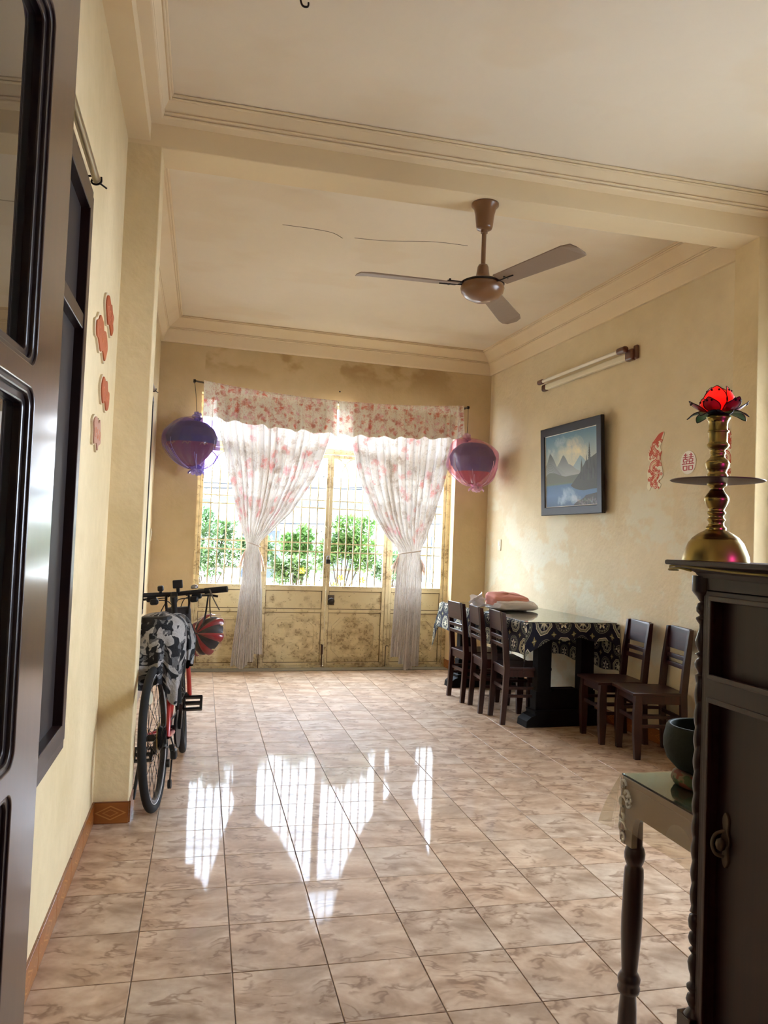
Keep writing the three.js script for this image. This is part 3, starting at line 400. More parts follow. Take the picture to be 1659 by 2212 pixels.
// ---------------------------------------------------------------- dining table
{
  const X0 = 2.3, X1 = 3.088, Z0 = 0.78, Z1 = 2.60, YT = 0.79, W = X1 - X0, L = Z1 - Z0, cx = (X0 + X1) / 2, cz = (Z0 + Z1) / 2;
  const t = thing('dining_table', 'long black dining table with two slab pedestals under a patterned cloth', 'table', Fa(cx, 0, cz), TH);
  obj('tabletop', rbox(W, 0.03, L, 0.004, 0, YT - 0.018, 0), M.black, t);
  const bl = mat(0x090909, 0.65, { specularIntensity: 0.4 });
  for (const s of [1, -1]) {
    const p = sub('pedestal', t), z = s * (L / 2 - 0.125), post = (x) => [span(x - 0.058, x + 0.058, 0.2, YT - 0.03, z - 0.045, z + 0.045, 0.006)];
    obj('post', post(-0.185), bl, p); obj('post', post(0.185), bl, p);
    const sh = poly([[-0.25, 0.06], [0.25, 0.06], [0.25, 0.26], [0.11, 0.262], [0.1, 0.275], [-0.1, 0.275], [-0.11, 0.262], [-0.25, 0.26]]); obj('base_block', extr(sh, 0.09, 0.004).translate(0, 0, z - 0.045), bl, p);
    const ft = poly([[-0.34, 0.0], [0.34, 0.0], [0.335, 0.045], [0.3, 0.075], [0.262, 0.09], [0.27, 0.115], [0.24, 0.12], [-0.24, 0.12], [-0.27, 0.115], [-0.262, 0.09], [-0.3, 0.075], [-0.335, 0.045]]); obj('foot', extr(ft, 0.15, 0.004).translate(0, 0, z - 0.075), bl, p);
  }
  obj('stretcher_board', box(0.1, 0.035, L - 0.3, 0, 0.2, 0), bl, t);
  partNames(t);
  const print = canvasTex(1024, 1024, (g, w) => {
    g.fillStyle = '#0b0d22'; g.fillRect(0, 0, w, w);
    const cream = '#dad2b8', dim = '#9a9a84', olive = '#5c604c', navy = '#0c0e26', gold = '#a79a5c';
    const oct = (x, y, r, col, lw, fill) => { g.beginPath(); for (let i = 0; i < 8; i++) { const a = (i + 0.5) * Math.PI / 4; g.lineTo(x + r * Math.cos(a), y + r * Math.sin(a)); } g.closePath(); if (fill) { g.fillStyle = fill; g.fill(); } g.strokeStyle = col; g.lineWidth = lw; g.stroke(); };
    const petals = (x, y, r, n, col, k = 0.34) => { g.fillStyle = col; for (let i = 0; i < n; i++) { const a = i / n * 6.283; g.beginPath(); g.ellipse(x + Math.cos(a) * r * 0.6, y + Math.sin(a) * r * 0.6, r * 0.42, r * k * 0.5, a, 0, 7); g.fill(); } g.beginPath(); g.arc(x, y, r * 0.17, 0, 7); g.fill(); };
    const octo = (X, Y) => { const x = 0, y = 0; g.save(); g.translate(X, Y); g.scale(1.72, 1.72); oct(x, y, 128, cream, 8, olive); oct(x, y, 112, dim, 4); oct(x, y, 92, cream, 5, navy); g.setLineDash([7, 6]); oct(x, y, 101, cream, 6); g.setLineDash([]); petals(x, y, 76, 8, dim); petals(x, y, 44, 8, cream, 0.3);  g.restore(); };
    const disc = (X, Y) => { const x = 0, y = 0; g.save(); g.translate(X, Y); g.scale(1.7, 1.7); for (const [r, c, lw] of [[120, dim, 5], [104, olive, 10], [86, dim, 4]]) { g.strokeStyle = c; g.lineWidth = lw; g.beginPath(); g.arc(x, y, r, 0, 7); g.stroke(); } for (let i = 0; i < 16; i++) { const a = i / 16 * 6.283; g.fillStyle = dim; g.beginPath(); g.arc(x + 95 * Math.cos(a), y + 95 * Math.sin(a), 7, 0, 7); g.fill(); } petals(x, y, 70, 6, cream, 0.42); petals(x, y, 34, 6, navy);  g.restore(); };
    const dia = (x, y) => { g.save(); g.translate(x, y); g.rotate(Math.PI / 4); g.strokeStyle = gold; g.lineWidth = 6; g.strokeRect(-34, -34, 68, 68); g.fillStyle = olive; g.fillRect(-24, -24, 48, 48); g.restore(); petals(x, y, 62, 4, gold, 0.3); petals(x, y, 22, 4, cream); };
    for (let i = -1; i < 2; i++) for (let j = -1; j < 2; j++) { const x = i * w, y = j * w; octo(x + 256, y + 256); octo(x + 768, y + 768); disc(x + 768, y + 256); disc(x + 256, y + 768); for (const [a, b] of [[0, 0], [512, 0], [0, 512], [512, 512]]) dia(x + a, y + b); }
  }, { size: [0.33, 0.33] });
  const el = 0.245, er = 0.38, en = 0.115, ef = 0.2, NU = 90, NV = 150;
  const cl = grid(NU, NV, (u, v) => {
    const s = lerp(-W / 2 - el, W / 2 + er, u), q = lerp(-L / 2 - ef, L / 2 + en, v), ex = Math.max(0, Math.abs(s) - W / 2), ez = Math.max(0, Math.abs(q) - L / 2), sx = Math.sign(s), sz = Math.sign(q);
    let x = clamp(s, -W / 2, W / 2), z = clamp(q, -L / 2, L / 2), y = YT; const m = Math.min(ex, ez);
    const wave = 0.5 + 0.5 * Math.sin(s * 17 + q * 15);
    const nearCorner = Math.exp(-Math.max(0, W / 2 - Math.abs(s)) / 0.11); y -= (ex + ez * (1 + (sx < 0 ? 1.25 : 0.7) * nearCorner * (sz > 0 ? 1 : 0.3) * (ex > 0 ? Math.max(0, 1 - ex / 0.3) : 1))) * (1 - 0.05 * wave); if (ex + ez > 0.004) { x += sx * (ex > 0 ? 0.006 + ex * 0.05 * wave * (sx > 0 ? 0.35 : 1.3) + m * 0.22 * (sx > 0 ? 0.1 : 1) : 0); z += sz * (ez > 0 ? 0.006 + ez * 0.16 * wave + m * 0.34 : 0); }
    y += ez > 0 && ex === 0 ? 0.012 * Math.sin(s * 26) * ez / 0.12 : 0;
    return V(x, y, z);
  });
  { const p = cl.attributes.position, uu = cl.attributes.uv; for (let i = 0; i < p.count; i++) uu.setXY(i, lerp(-W / 2 - el, W / 2 + er, uu.getX(i)), lerp(-L / 2 - ef, L / 2 + en, uu.getY(i))); }
  const tc = obj('tablecloth', cl, mat(0xffffff, 0.85, { map: print, sheen: 0.15 }), scene, { keepUV: true }); tc.position.copy(F(cx, 0, cz)); tc.rotation.y = TH;
  tag(tc, 'navy cloth with cream octagon medallions draped over the long dining table', 'tablecloth');
  const gl = obj('glass_sheet', rbox(W - 0.01, 0.005, L - 0.01, 0.002, 0, YT + 0.004, 0), mat(0xe8f4ee, 0.02, { transmission: 1, thickness: 0.005, ior: 1.75, attenuationColor: 0xbfe8d4, attenuationDistance: 0.05 })); gl.position.copy(F(cx, 0, cz)); gl.rotation.y = TH;
  tag(gl, 'clear glass sheet lying on the patterned tablecloth of the dining table', 'glass');
  // plastic bag of pink cloth
  const b = thing('shopping_bag', 'thin plastic bag with folded pink cloth lying on the glass table top', 'bag', [2.81, YT + 0.008, -3.95], 0.16), r = rng(4);
  const lump = (a, h, d, pw, n, amp, seed) => grid(64, 32, (u, v) => { const A = u * 6.2832, B = v * Math.PI, sp = (c, e) => Math.sign(c) * Math.abs(c) ** e, w = 1 + amp * (fbm(u * 8, v * 5, 8, 5, seed, 3) - 0.5); return V(a * sp(Math.cos(A), pw) * sp(Math.sin(B), pw) * w, h * (0.5 + 0.5 * sp(Math.cos(B), n)) * w, d * sp(Math.sin(A), pw) * sp(Math.sin(B), pw) * w); });
  const shear = (g) => { const p = g.attributes.position; for (let i = 0; i < p.count; i++) { const k = clamp(0.5 - p.getX(i) / 0.42), f = clamp(0.5 - p.getZ(i) / 0.4); p.setY(i, p.getY(i) * (0.62 + 0.45 * f * (0.6 + 0.6 * k))); } g.computeVertexNormals(); return g; };
  obj('folded_cloth', shear(lump(0.19, 0.17, 0.14, 0.55, 0.6, 0.18, 5)), mat(0xe39a8a, 0.8), b, { keepUV: true });
  const film = mat(0xf6efec, 0.22, { transmission: 0.22, thickness: 0, ior: 1.4 });
  obj('white_wrap', shear(lump(0.215, 0.118, 0.16, 0.5, 0.5, 0.26, 8)).translate(0.01, 0, 0.035), film, b, { keepUV: true });
  obj('bag_handle', grid(24, 24, (u, v) => V(-0.2 - 0.14 * v + 0.02 * Math.sin(u * 9), 0.02 + 0.12 * u * (0.5 + 0.5 * Math.sin(v * 2.6 + 0.4)) + 0.02 * Math.sin(u * 12 + v * 9), -0.1 + 0.05 * Math.sin(v * 7 + u * 4) + 0.04 * u)), film, b, { keepUV: true });
}

// ---------------------------------------------------------------- on the right wall
{
  const art = canvasTex(1024, 760, (g, w, h) => {                     // mountain lake in oils
    const r = rng(11), sky = g.createLinearGradient(0, 0, 0, h * 0.5); sky.addColorStop(0, '#3e6f8a'); sky.addColorStop(0.45, '#7f9ba2'); sky.addColorStop(1, '#c9c2a2'); g.fillStyle = sky; g.fillRect(0, 0, w, h);
    const puff = (x, y, q, n, c) => { for (let i = 0; i < n; i++) { g.fillStyle = c; g.beginPath(); g.ellipse(x + (r() - 0.5) * q * 2, y + (r() - 0.5) * q, q * (0.2 + r() * 0.35), q * (0.12 + r() * 0.2), r(), 0, 7); g.fill(); } };
    puff(600, 170, 150, 60, 'rgba(232,214,170,0.10)'); puff(500, 260, 190, 60, 'rgba(226,210,170,0.10)'); puff(310, 90, 90, 30, 'rgba(190,205,200,0.10)'); puff(120, 190, 70, 30, 'rgba(215,210,190,0.10)'); puff(700, 230, 130, 40, 'rgba(240,220,170,0.10)');
    const peak = (pts, c0, c1) => { const q = g.createLinearGradient(0, 180, 0, 480); q.addColorStop(0, c0); q.addColorStop(1, c1); g.fillStyle = q; g.beginPath(); g.moveTo(pts[0][0], pts[0][1]); for (let i = 1; i < pts.length; i++) { const [a, b] = pts[i - 1], [c, d] = pts[i]; g.bezierCurveTo(a + (c - a) * 0.45, b + (d - b) * 0.2, a + (c - a) * 0.75, b + (d - b) * 0.75, c, d); } g.lineTo(w, 500); g.lineTo(0, 500); g.closePath(); g.fill(); };
    peak([[480, 400], [700, 262], [900, 420], [w, 430]], '#6f93a3', '#a9b8b4'); peak([[200, 360], [370, 230], [480, 330], [640, 400], [760, 440]], '#4d5654', '#aab0aa'); peak([[0, 320], [95, 190], [250, 350], [420, 430], [700, 455]], '#444c49', '#a3aaa5');
    g.strokeStyle = 'rgba(60,66,64,0.35)'; g.lineWidth = 7; for (let k = 0; k < 7; k++) { g.beginPath(); g.moveTo(20, 330 + k * 17); g.bezierCurveTo(90, 260 + k * 22, 180, 330 + k * 16, 330, 430 + k * 6); g.stroke(); }
    g.fillStyle = '#586153'; g.beginPath(); g.moveTo(0, 430); g.bezierCurveTo(120, 350, 240, 430, 420, 452); g.lineTo(800, 440); g.lineTo(800, 560); g.lineTo(0, 560); g.fill();
    const lake = g.createLinearGradient(0, 520, 0, h); lake.addColorStop(0, '#3f6890'); lake.addColorStop(0.5, '#4a6f9d'); lake.addColorStop(1, '#33506f'); g.fillStyle = lake; g.fillRect(0, 525, w, h - 525); g.fillStyle = 'rgba(90,110,80,0.5)'; g.fillRect(0, 512, w, 22);
    puff(470, 640, 110, 70, 'rgba(170,195,210,0.12)'); puff(330, 690, 70, 50, 'rgba(180,205,220,0.12)'); puff(620, 690, 80, 50, 'rgba(190,205,210,0.12)');
    g.fillStyle = '#34382f'; g.beginPath(); g.moveTo(520, 550); g.lineTo(700, 430); g.lineTo(800, 330); g.lineTo(w, 260); g.lineTo(w, 600); g.lineTo(760, 610); g.bezierCurveTo(640, 600, 560, 580, 520, 550); g.fill();
    const fir = (x, y, hh, c) => { g.fillStyle = c; for (let k = 0; k < 12; k++) { const t = k / 12, ww = hh * 0.17 * (0.15 + t), yy = y - hh * (1 - t); g.beginPath(); g.moveTo(x, yy - hh * 0.06); g.lineTo(x - ww, yy + hh * 0.09); g.lineTo(x + ww, yy + hh * 0.09); g.fill(); } };
    fir(872, 450, 290, '#262a24'); for (let k = 0; k < 26; k++) fir(690 + r() * 330, 400 + r() * 120, 60 + r() * 90, ['#2c302a', '#3c4238', '#24271f'][k % 3]);
    g.fillStyle = '#2b2d2c'; g.beginPath(); g.moveTo(560, h); g.bezierCurveTo(640, 690, 720, 720, 800, 660); g.lineTo(w, 640); g.lineTo(w, h); g.fill(); for (let k = 0; k < 60; k++) { g.fillStyle = `rgba(${110 + r() * 60},${112 + r() * 60},${110 + r() * 60},0.35)`; g.beginPath(); g.ellipse(640 + r() * 380, 690 + r() * 70, 6 + r() * 18, 4 + r() * 7, r() * 3, 0, 7); g.fill(); }
    g.fillStyle = 'rgba(255,250,235,0.13)'; g.fillRect(0, 0, w, h);
    for (let k = 0; k < 2600; k++) { g.strokeStyle = `rgba(${r() > 0.5 ? 255 : 0},${r() > 0.5 ? 255 : 0},${r() > 0.5 ? 255 : 0},0.035)`; g.lineWidth = 2; g.beginPath(); const x = r() * w, y = r() * h; g.moveTo(x, y); g.lineTo(x + (r() - 0.5) * 26, y + (r() - 0.5) * 14); g.stroke(); }
  });
  const W = 1.012, H = 0.785, p = thing('painting', 'framed oil painting of mountains and a blue lake in a black frame', 'painting', Fa(WALL_R - 0.03, 1.662, 1.89), TH);
  p.rotation.order = 'YXZ'; p.rotation.y = TH - Math.PI / 2; p.rotation.x = 0.045;
  const ring = (w, h, t) => { const s = poly([[-w / 2, 0], [w / 2, 0], [w / 2, h], [-w / 2, h]]); s.holes.push(new THREE.Path([[-w / 2 + t, t], [w / 2 - t, t], [w / 2 - t, h - t], [-w / 2 + t, h - t]].map(([x, y]) => new THREE.Vector2(x, y)))); return s; };
  obj('frame', extr(ring(W, H, 0.06), 0.022, 0.007).translate(0, 0, 0.006), M.black, p); obj('inner_slip', extr(ring(W - 0.124, H - 0.124, 0.008), 0.006, 0.002).translate(0, 0.062, 0.016), M.white, p);
  obj('canvas', new THREE.PlaneGeometry(W - 0.13, H - 0.13).translate(0, H / 2, 0.02), mat(0xffffff, 0.55, { map: art }), p, { keepUV: true }); obj('backing', box(W - 0.06, H - 0.06, 0.01, 0, H / 2, 0.002), M.black, p);
  // unlit fluorescent tube fitting
  const l = thing('fluorescent_lamp', 'unlit fluorescent tube with brown end brackets high on the wall above the painting', 'wall lamp', Fa(WALL_R, 2.89, 2.0), TH - Math.PI / 2), br = mat(0x5d3524, 0.35, { clearcoat: 0.4 }), hw = 0.69;
  obj('housing', [rbox(hw * 2, 0.05, 0.04, 0.008, 0, -0.018, 0.026)], M.plastic, l); obj('tube', bar(V(-hw + 0.03, 0.03, 0.075), V(hw - 0.03, 0.03, 0.075), 0.015, 0.015, 16), mat(0xf2ecda, 0.25), l);
  obj('end_bracket', [rbox(0.1, 0.09, 0.055, 0.02, hw - 0.0, -0.015, 0.03, 3), rbox(0.12, 0.05, 0.05, 0.02, hw - 0.05, 0.028, 0.075, 3), rbox(0.05, 0.11, 0.03, 0.014, hw + 0.05, 0, 0.016, 3)], br, l); obj('end_bracket', [rbox(0.08, 0.065, 0.05, 0.02, -hw, -0.02, 0.028, 3), rbox(0.1, 0.045, 0.045, 0.02, -hw + 0.0, 0.03, 0.075, 3)], br, l);
  partNames(l);
  // paper cut-outs
  const dragonPrint = (mirror) => canvasTex(256, 560, (g, w, h) => {
    if (mirror) { g.translate(w, 0); g.scale(-1, 1); }
    g.fillStyle = '#f0e4c4'; g.fillRect(0, 0, w, h); const red = '#c64a24'; g.lineCap = 'round';
    const body = [[175, 40], [120, 75], [80, 120], [95, 170], [150, 205], [185, 240], [150, 285], [80, 300], [65, 350], [120, 380], [180, 400], [130, 440], [80, 470], [110, 510], [170, 500]];
    const path = (lw, c) => { g.strokeStyle = c; g.lineWidth = lw; g.beginPath(); g.moveTo(...body[0]); for (let i = 1; i + 1 < body.length; i++) g.quadraticCurveTo(...body[i], (body[i][0] + body[i + 1][0]) / 2, (body[i][1] + body[i + 1][1]) / 2); g.stroke(); };
    path(66, red); path(44, '#f3e8cb'); path(34, red); g.setLineDash([3, 9]); path(22, '#e8c9a0'); g.setLineDash([]);
    const rr = rng(5); g.strokeStyle = red; g.lineWidth = 8; for (let k = 0; k < 60; k++) { const x = 30 + rr() * 200, y = 60 + rr() * 480, q = 8 + rr() * 16; g.beginPath(); for (let a = 0; a < 8; a += 0.4) g.lineTo(x + q * (1 - a / 10) * Math.cos(a), y + q * (1 - a / 10) * Math.sin(a)); g.stroke(); }
    g.fillStyle = red; g.beginPath(); g.moveTo(250, 0); g.bezierCurveTo(150, 10, 110, 60, 120, 100); g.lineTo(200, 80); g.closePath(); g.fill();
  });
  const dr = (name, label, lz, y0, w, h, mirror) => {
    const k = (pts) => pts.map(([x, y]) => [(mirror ? -1 : 1) * (x - 0.5) * w, y * h]), sh = spline(k([[0.18, 0.02], [0.3, 0.08], [0.5, 0.05], [0.72, 0.03], [0.86, 0.1], [0.74, 0.16], [0.95, 0.24], [0.92, 0.36], [0.86, 0.44], [0.78, 0.56], [0.84, 0.66], [0.76, 0.74], [0.86, 0.84], [0.98, 0.98], [0.7, 0.97], [0.42, 0.89], [0.22, 0.78], [0.08, 0.66], [0.06, 0.56], [0.2, 0.5], [0.08, 0.4], [0.04, 0.3], [0.1, 0.18], [0.04, 0.08]]));
    const g = prep(extr(sh, 0.002, 0.0012, 4)), p = g.attributes.position, u = g.attributes.uv; for (let i = 0; i < p.count; i++) u.setXY(i, p.getX(i) / w + 0.5, p.getY(i) / h);
    const m = obj(name, g, mat(0xffffff, 0.7, { map: dragonPrint(mirror) }), scene, { raw: true }); m.position.copy(F(WALL_R - 0.001, y0, lz)); m.rotation.y = TH - Math.PI / 2; tag(m, label, 'wall decoration');
  };
  dr('paper_cutout', 'red and cream paper cut dragon on the wall between painting and oval sign', 2.995, 1.802, 0.2, 0.432, false);
  dr('paper_cutout', 'red and cream paper cut-out on the wall, half hidden behind the brass stand', 3.72, 1.8, 0.16, 0.43, true);
  const joy = canvasTex(300, 560, (g, w, h) => {
    g.fillStyle = '#f3e9dc'; g.fillRect(0, 0, w, h); g.save(); g.beginPath(); g.ellipse(w / 2, h / 2, w * 0.4, h * 0.42, 0, 0, 7); g.clip();
    g.strokeStyle = '#b42c34'; g.lineCap = 'butt'; const ln = (x0, y0, x1, y1, lw) => { g.lineWidth = lw; g.beginPath(); g.moveTo(x0, y0); g.lineTo(x1, y1); g.stroke(); };
    for (const s of [-1, 1]) { const c = w / 2 + s * 52; ln(c, 62, c, 190, 20); ln(c - 38, 108, c + 38, 108, 20); ln(c - 46, 158, c + 46, 158, 20); g.lineWidth = 18; g.strokeRect(c - 34, 200, 68, 56); ln(c - 20, 266, c - 26, 296, 16); ln(c + 20, 266, c + 26, 296, 16); ln(c - 62, 306, c + 62, 306, 20); ln(c, 290, c, 350, 0.01); g.lineWidth = 20; g.strokeRect(c - 34, 356, 68, 90); }
    ln(w / 2 - 104, 306, w / 2 + 104, 306, 22); g.restore();
  });
  const ov = new THREE.Shape(); for (let i = 0; i <= 88; i++) { const a = i / 88 * Math.PI * 2, k = 1 + 0.018 * Math.cos(i * Math.PI); ov[i ? 'lineTo' : 'moveTo'](0.079 * k * Math.cos(a), 0.08 * k * Math.sin(a)); }
  const g = prep(extr(ov, 0.003, 0.001)), p2 = g.attributes.position, u2 = g.attributes.uv; for (let i = 0; i < p2.count; i++) u2.setXY(i, 0.5 + p2.getX(i) / 0.17, 0.5 + p2.getY(i) / 0.172);
  const m = obj('oval_sign', g, mat(0xffffff, 0.6, { map: joy }), scene, { raw: true }); m.position.copy(F(WALL_R - 0.001, 1.981, 3.362)); m.rotation.y = TH - Math.PI / 2; tag(m, 'white oval sign with red double happiness characters on the wall', 'sign');
  const plate = (pos, turn, label) => { const s = thing('light_switch', label, 'switch', pos, turn); obj('plate', rbox(0.075, 0.118, 0.01, 0.003, 0, 0, 0.005, 2), M.plastic, s); obj('rocker', rbox(0.026, 0.045, 0.007, 0.002, 0, 0.012, 0.011), M.white, s); return s; };
  plate(Fa(WALL_R, 1.37, 0.36), TH - Math.PI / 2, 'cream switch plate on the right wall near the door corner');
  plate([-0.345, 1.336, -5.2], Math.PI / 2, 'small switch plate on the left wall behind the bicycle');
  const n = obj('nail', [bar(V(0, 0, 0), V(0, -0.006, 0.03), 0.004), bar(V(0, -0.006, 0.03), V(0, -0.007, 0.033), 0.008)], M.darkSteel); n.position.copy(F(1.38, 2.911, 0)); tag(n, 'dark nail in the wall above the sagging curtain rod', 'nail');
}

// ---------------------------------------------------------------- ceiling fan under the cross beam
{
  const t = thing('ceiling_fan', 'brown three-bladed ceiling fan hanging from the cross beam', 'fan', [1.557, 0, -1.43]);
  const br = mat(0x7a5230, 0.32, { clearcoat: 0.5, clearcoatRoughness: 0.2 }), bl = mat(0x8d7660, 0.5, { bumpMap: T.bumpFine, bumpScale: 0.001 });
  obj('canopy', lathe([[0, 3.212], [0.074, 3.212], [0.074, 3.2], [0.06, 3.185], [0.052, 3.15], [0.045, 3.085], [0.04, 3.072], [0.018, 3.066], [0, 3.066]]), br, t);
  obj('down_rod', [bar(V(0, 3.07, 0), V(0, 2.86, 0), 0.0125, 0.0125, 16), bar(V(0, 3.066, 0), V(0, 3.05, 0), 0.019, 0.019, 12)], br, t);
  obj('motor_cover', lathe([[0, 2.875], [0.024, 2.875], [0.03, 2.862], [0.036, 2.82], [0.042, 2.795], [0.095, 2.785], [0.112, 2.77], [0.119, 2.745], [0.113, 2.722], [0.09, 2.696], [0.05, 2.677], [0, 2.672]], 48), br, t);
  obj('motor_band', new THREE.TorusGeometry(0.113, 0.006, 8, 48).rotateX(Math.PI / 2).translate(0, 2.77, 0), M.darkSteel, t);
  for (const a of [3.2, 1.2, -0.945]) {
    const g = sub('blade', t); g.rotation.y = -a; g.position.y = 2.765;
    const sh = poly([[0.14, -0.052], [0.62, -0.066], [0.672, -0.058], [0.69, -0.03], [0.69, 0.03], [0.672, 0.058], [0.62, 0.066], [0.14, 0.052]]), q = extr(sh, 0.004, 0.001).rotateX(Math.PI / 2), p = q.attributes.position;
    for (let i = 0; i < p.count; i++) p.setY(i, p.getY(i) + (Math.abs(p.getZ(i)) < 1 ? -0.012 * (1 - (p.getZ(i) / 0.066) ** 2) : 0)); q.computeVertexNormals(); q.rotateX(-0.2); obj('blade_panel', q, bl, g);
    obj('blade_iron', [beam(V(0.085, 0.0, 0), V(0.2, 0.0, 0), 0.004, 0.05, 0.001), bar(V(0.185, -0.012, 0.014), V(0.185, 0.012, 0.014), 0.006), bar(V(0.185, -0.012, -0.014), V(0.185, 0.012, -0.014), 0.006), bar(V(0.1, -0.008, 0.0), V(0.24, -0.012, 0.004), 0.0035)], M.darkSteel, g);
  }
  partNames(t);
  const w = obj('wire_hook', tube([V(0, 0.02, 0), V(0, -0.012, 0), V(0.01, -0.03, 0), V(0.028, -0.028, 0), V(0.03, -0.012, 0)], 0.004, 16, 6), M.darkSteel); w.position.set(0.417, 3.43, -0.425); tag(w, 'small dark hook sticking out of the near ceiling at the top of the photo', 'hook');
  const cr = obj('ceiling_crack', [[[0.571, -2.693], [0.8, -2.7], [0.924, -2.721], [1.002, -2.797]], [[1.08, -2.76], [1.29, -2.742], [1.634, -2.642], [1.872, -2.64]]].map((q) => tube(q.map(([x, z], i) => V(x, 3.4703, z + 0.01 * Math.sin(i * 3))), 0.0026, 30, 5)), mat(0x6a5844, 0.9)); tag(cr, 'thin dark crack line across the far ceiling behind the fan', 'crack');
}

// ---------------------------------------------------------------- left side: open door leaf, window, rods, cut-outs
const rrect = (C, x0, x1, y0, y1, r) => { const s = new C(); s.moveTo(x0 + r, y0); s.lineTo(x1 - r, y0); s.absarc(x1 - r, y0 + r, r, -Math.PI / 2, 0); s.lineTo(x1, y1 - r); s.absarc(x1 - r, y1 - r, r, 0, Math.PI / 2); s.lineTo(x0 + r, y1); s.absarc(x0 + r, y1 - r, r, Math.PI / 2, Math.PI); s.lineTo(x0, y0 + r); s.absarc(x0 + r, y0 + r, r, Math.PI, Math.PI * 1.5); return s; };
{
  const t = structureGroup('door_2', [-0.17, 0, 0.712], Math.PI / 2 + 3.3 * D2R + Math.PI);   // local x runs from the free edge towards the hinges, z into the room
  t.rotation.y = -Math.PI / 2 - 3.3 * D2R; tag(t, 'dark varnished wooden door leaf with glass panels, folded open along the left wall', 'door');
  // with this turn local x points to (-sin, 0, +cos): towards the camera; local z points to -x, so the leaf lies at negative depth
  const holes = [[0.178, 0.72, 1.656, 2.36], [0.178, 0.72, 0.902, 1.618], [0.178, 0.72, 0.2, 0.86]], W = 0.9, body = rrect(THREE.Shape, 0.004, W, 0.03, 2.78, 0.004);
  for (const [a, b, c, d] of holes) body.holes.push(rrect(THREE.Path, a, b, c, d, 0.035));
  obj('leaf_frame', extr(body, 0.034, 0.003).translate(0, 0, 0), M.leafWood, t, {});
  for (const [a, b, c, d] of holes) {
    for (const [k, z, th] of [[0.0, 0.006, 0.011], [0.016, 0.014, 0.012]]) { const s = rrect(THREE.Shape, a + k, b - k, c + k, d - k, 0.035 - k); s.holes.push(rrect(THREE.Path, a + k + th, b - k - th, c + k + th, d - k - th, 0.03 - k)); obj('bead', extr(s, 0.02, 0.004).translate(0, 0, z), mat(0x1c1416, 0.35, { clearcoat: 0.6, clearcoatRoughness: 0.2 }), t); }
  }
  const gm = mat(0x0d0f0e, 0.03, { clearcoat: 1, clearcoatRoughness: 0.02 });
  holes.forEach(([a, b, c, d]) => obj('pane', span(a - 0.01, b + 0.01, c - 0.01, d + 0.01, 0.026, 0.03), gm, t)); 
  partNames(t);
}
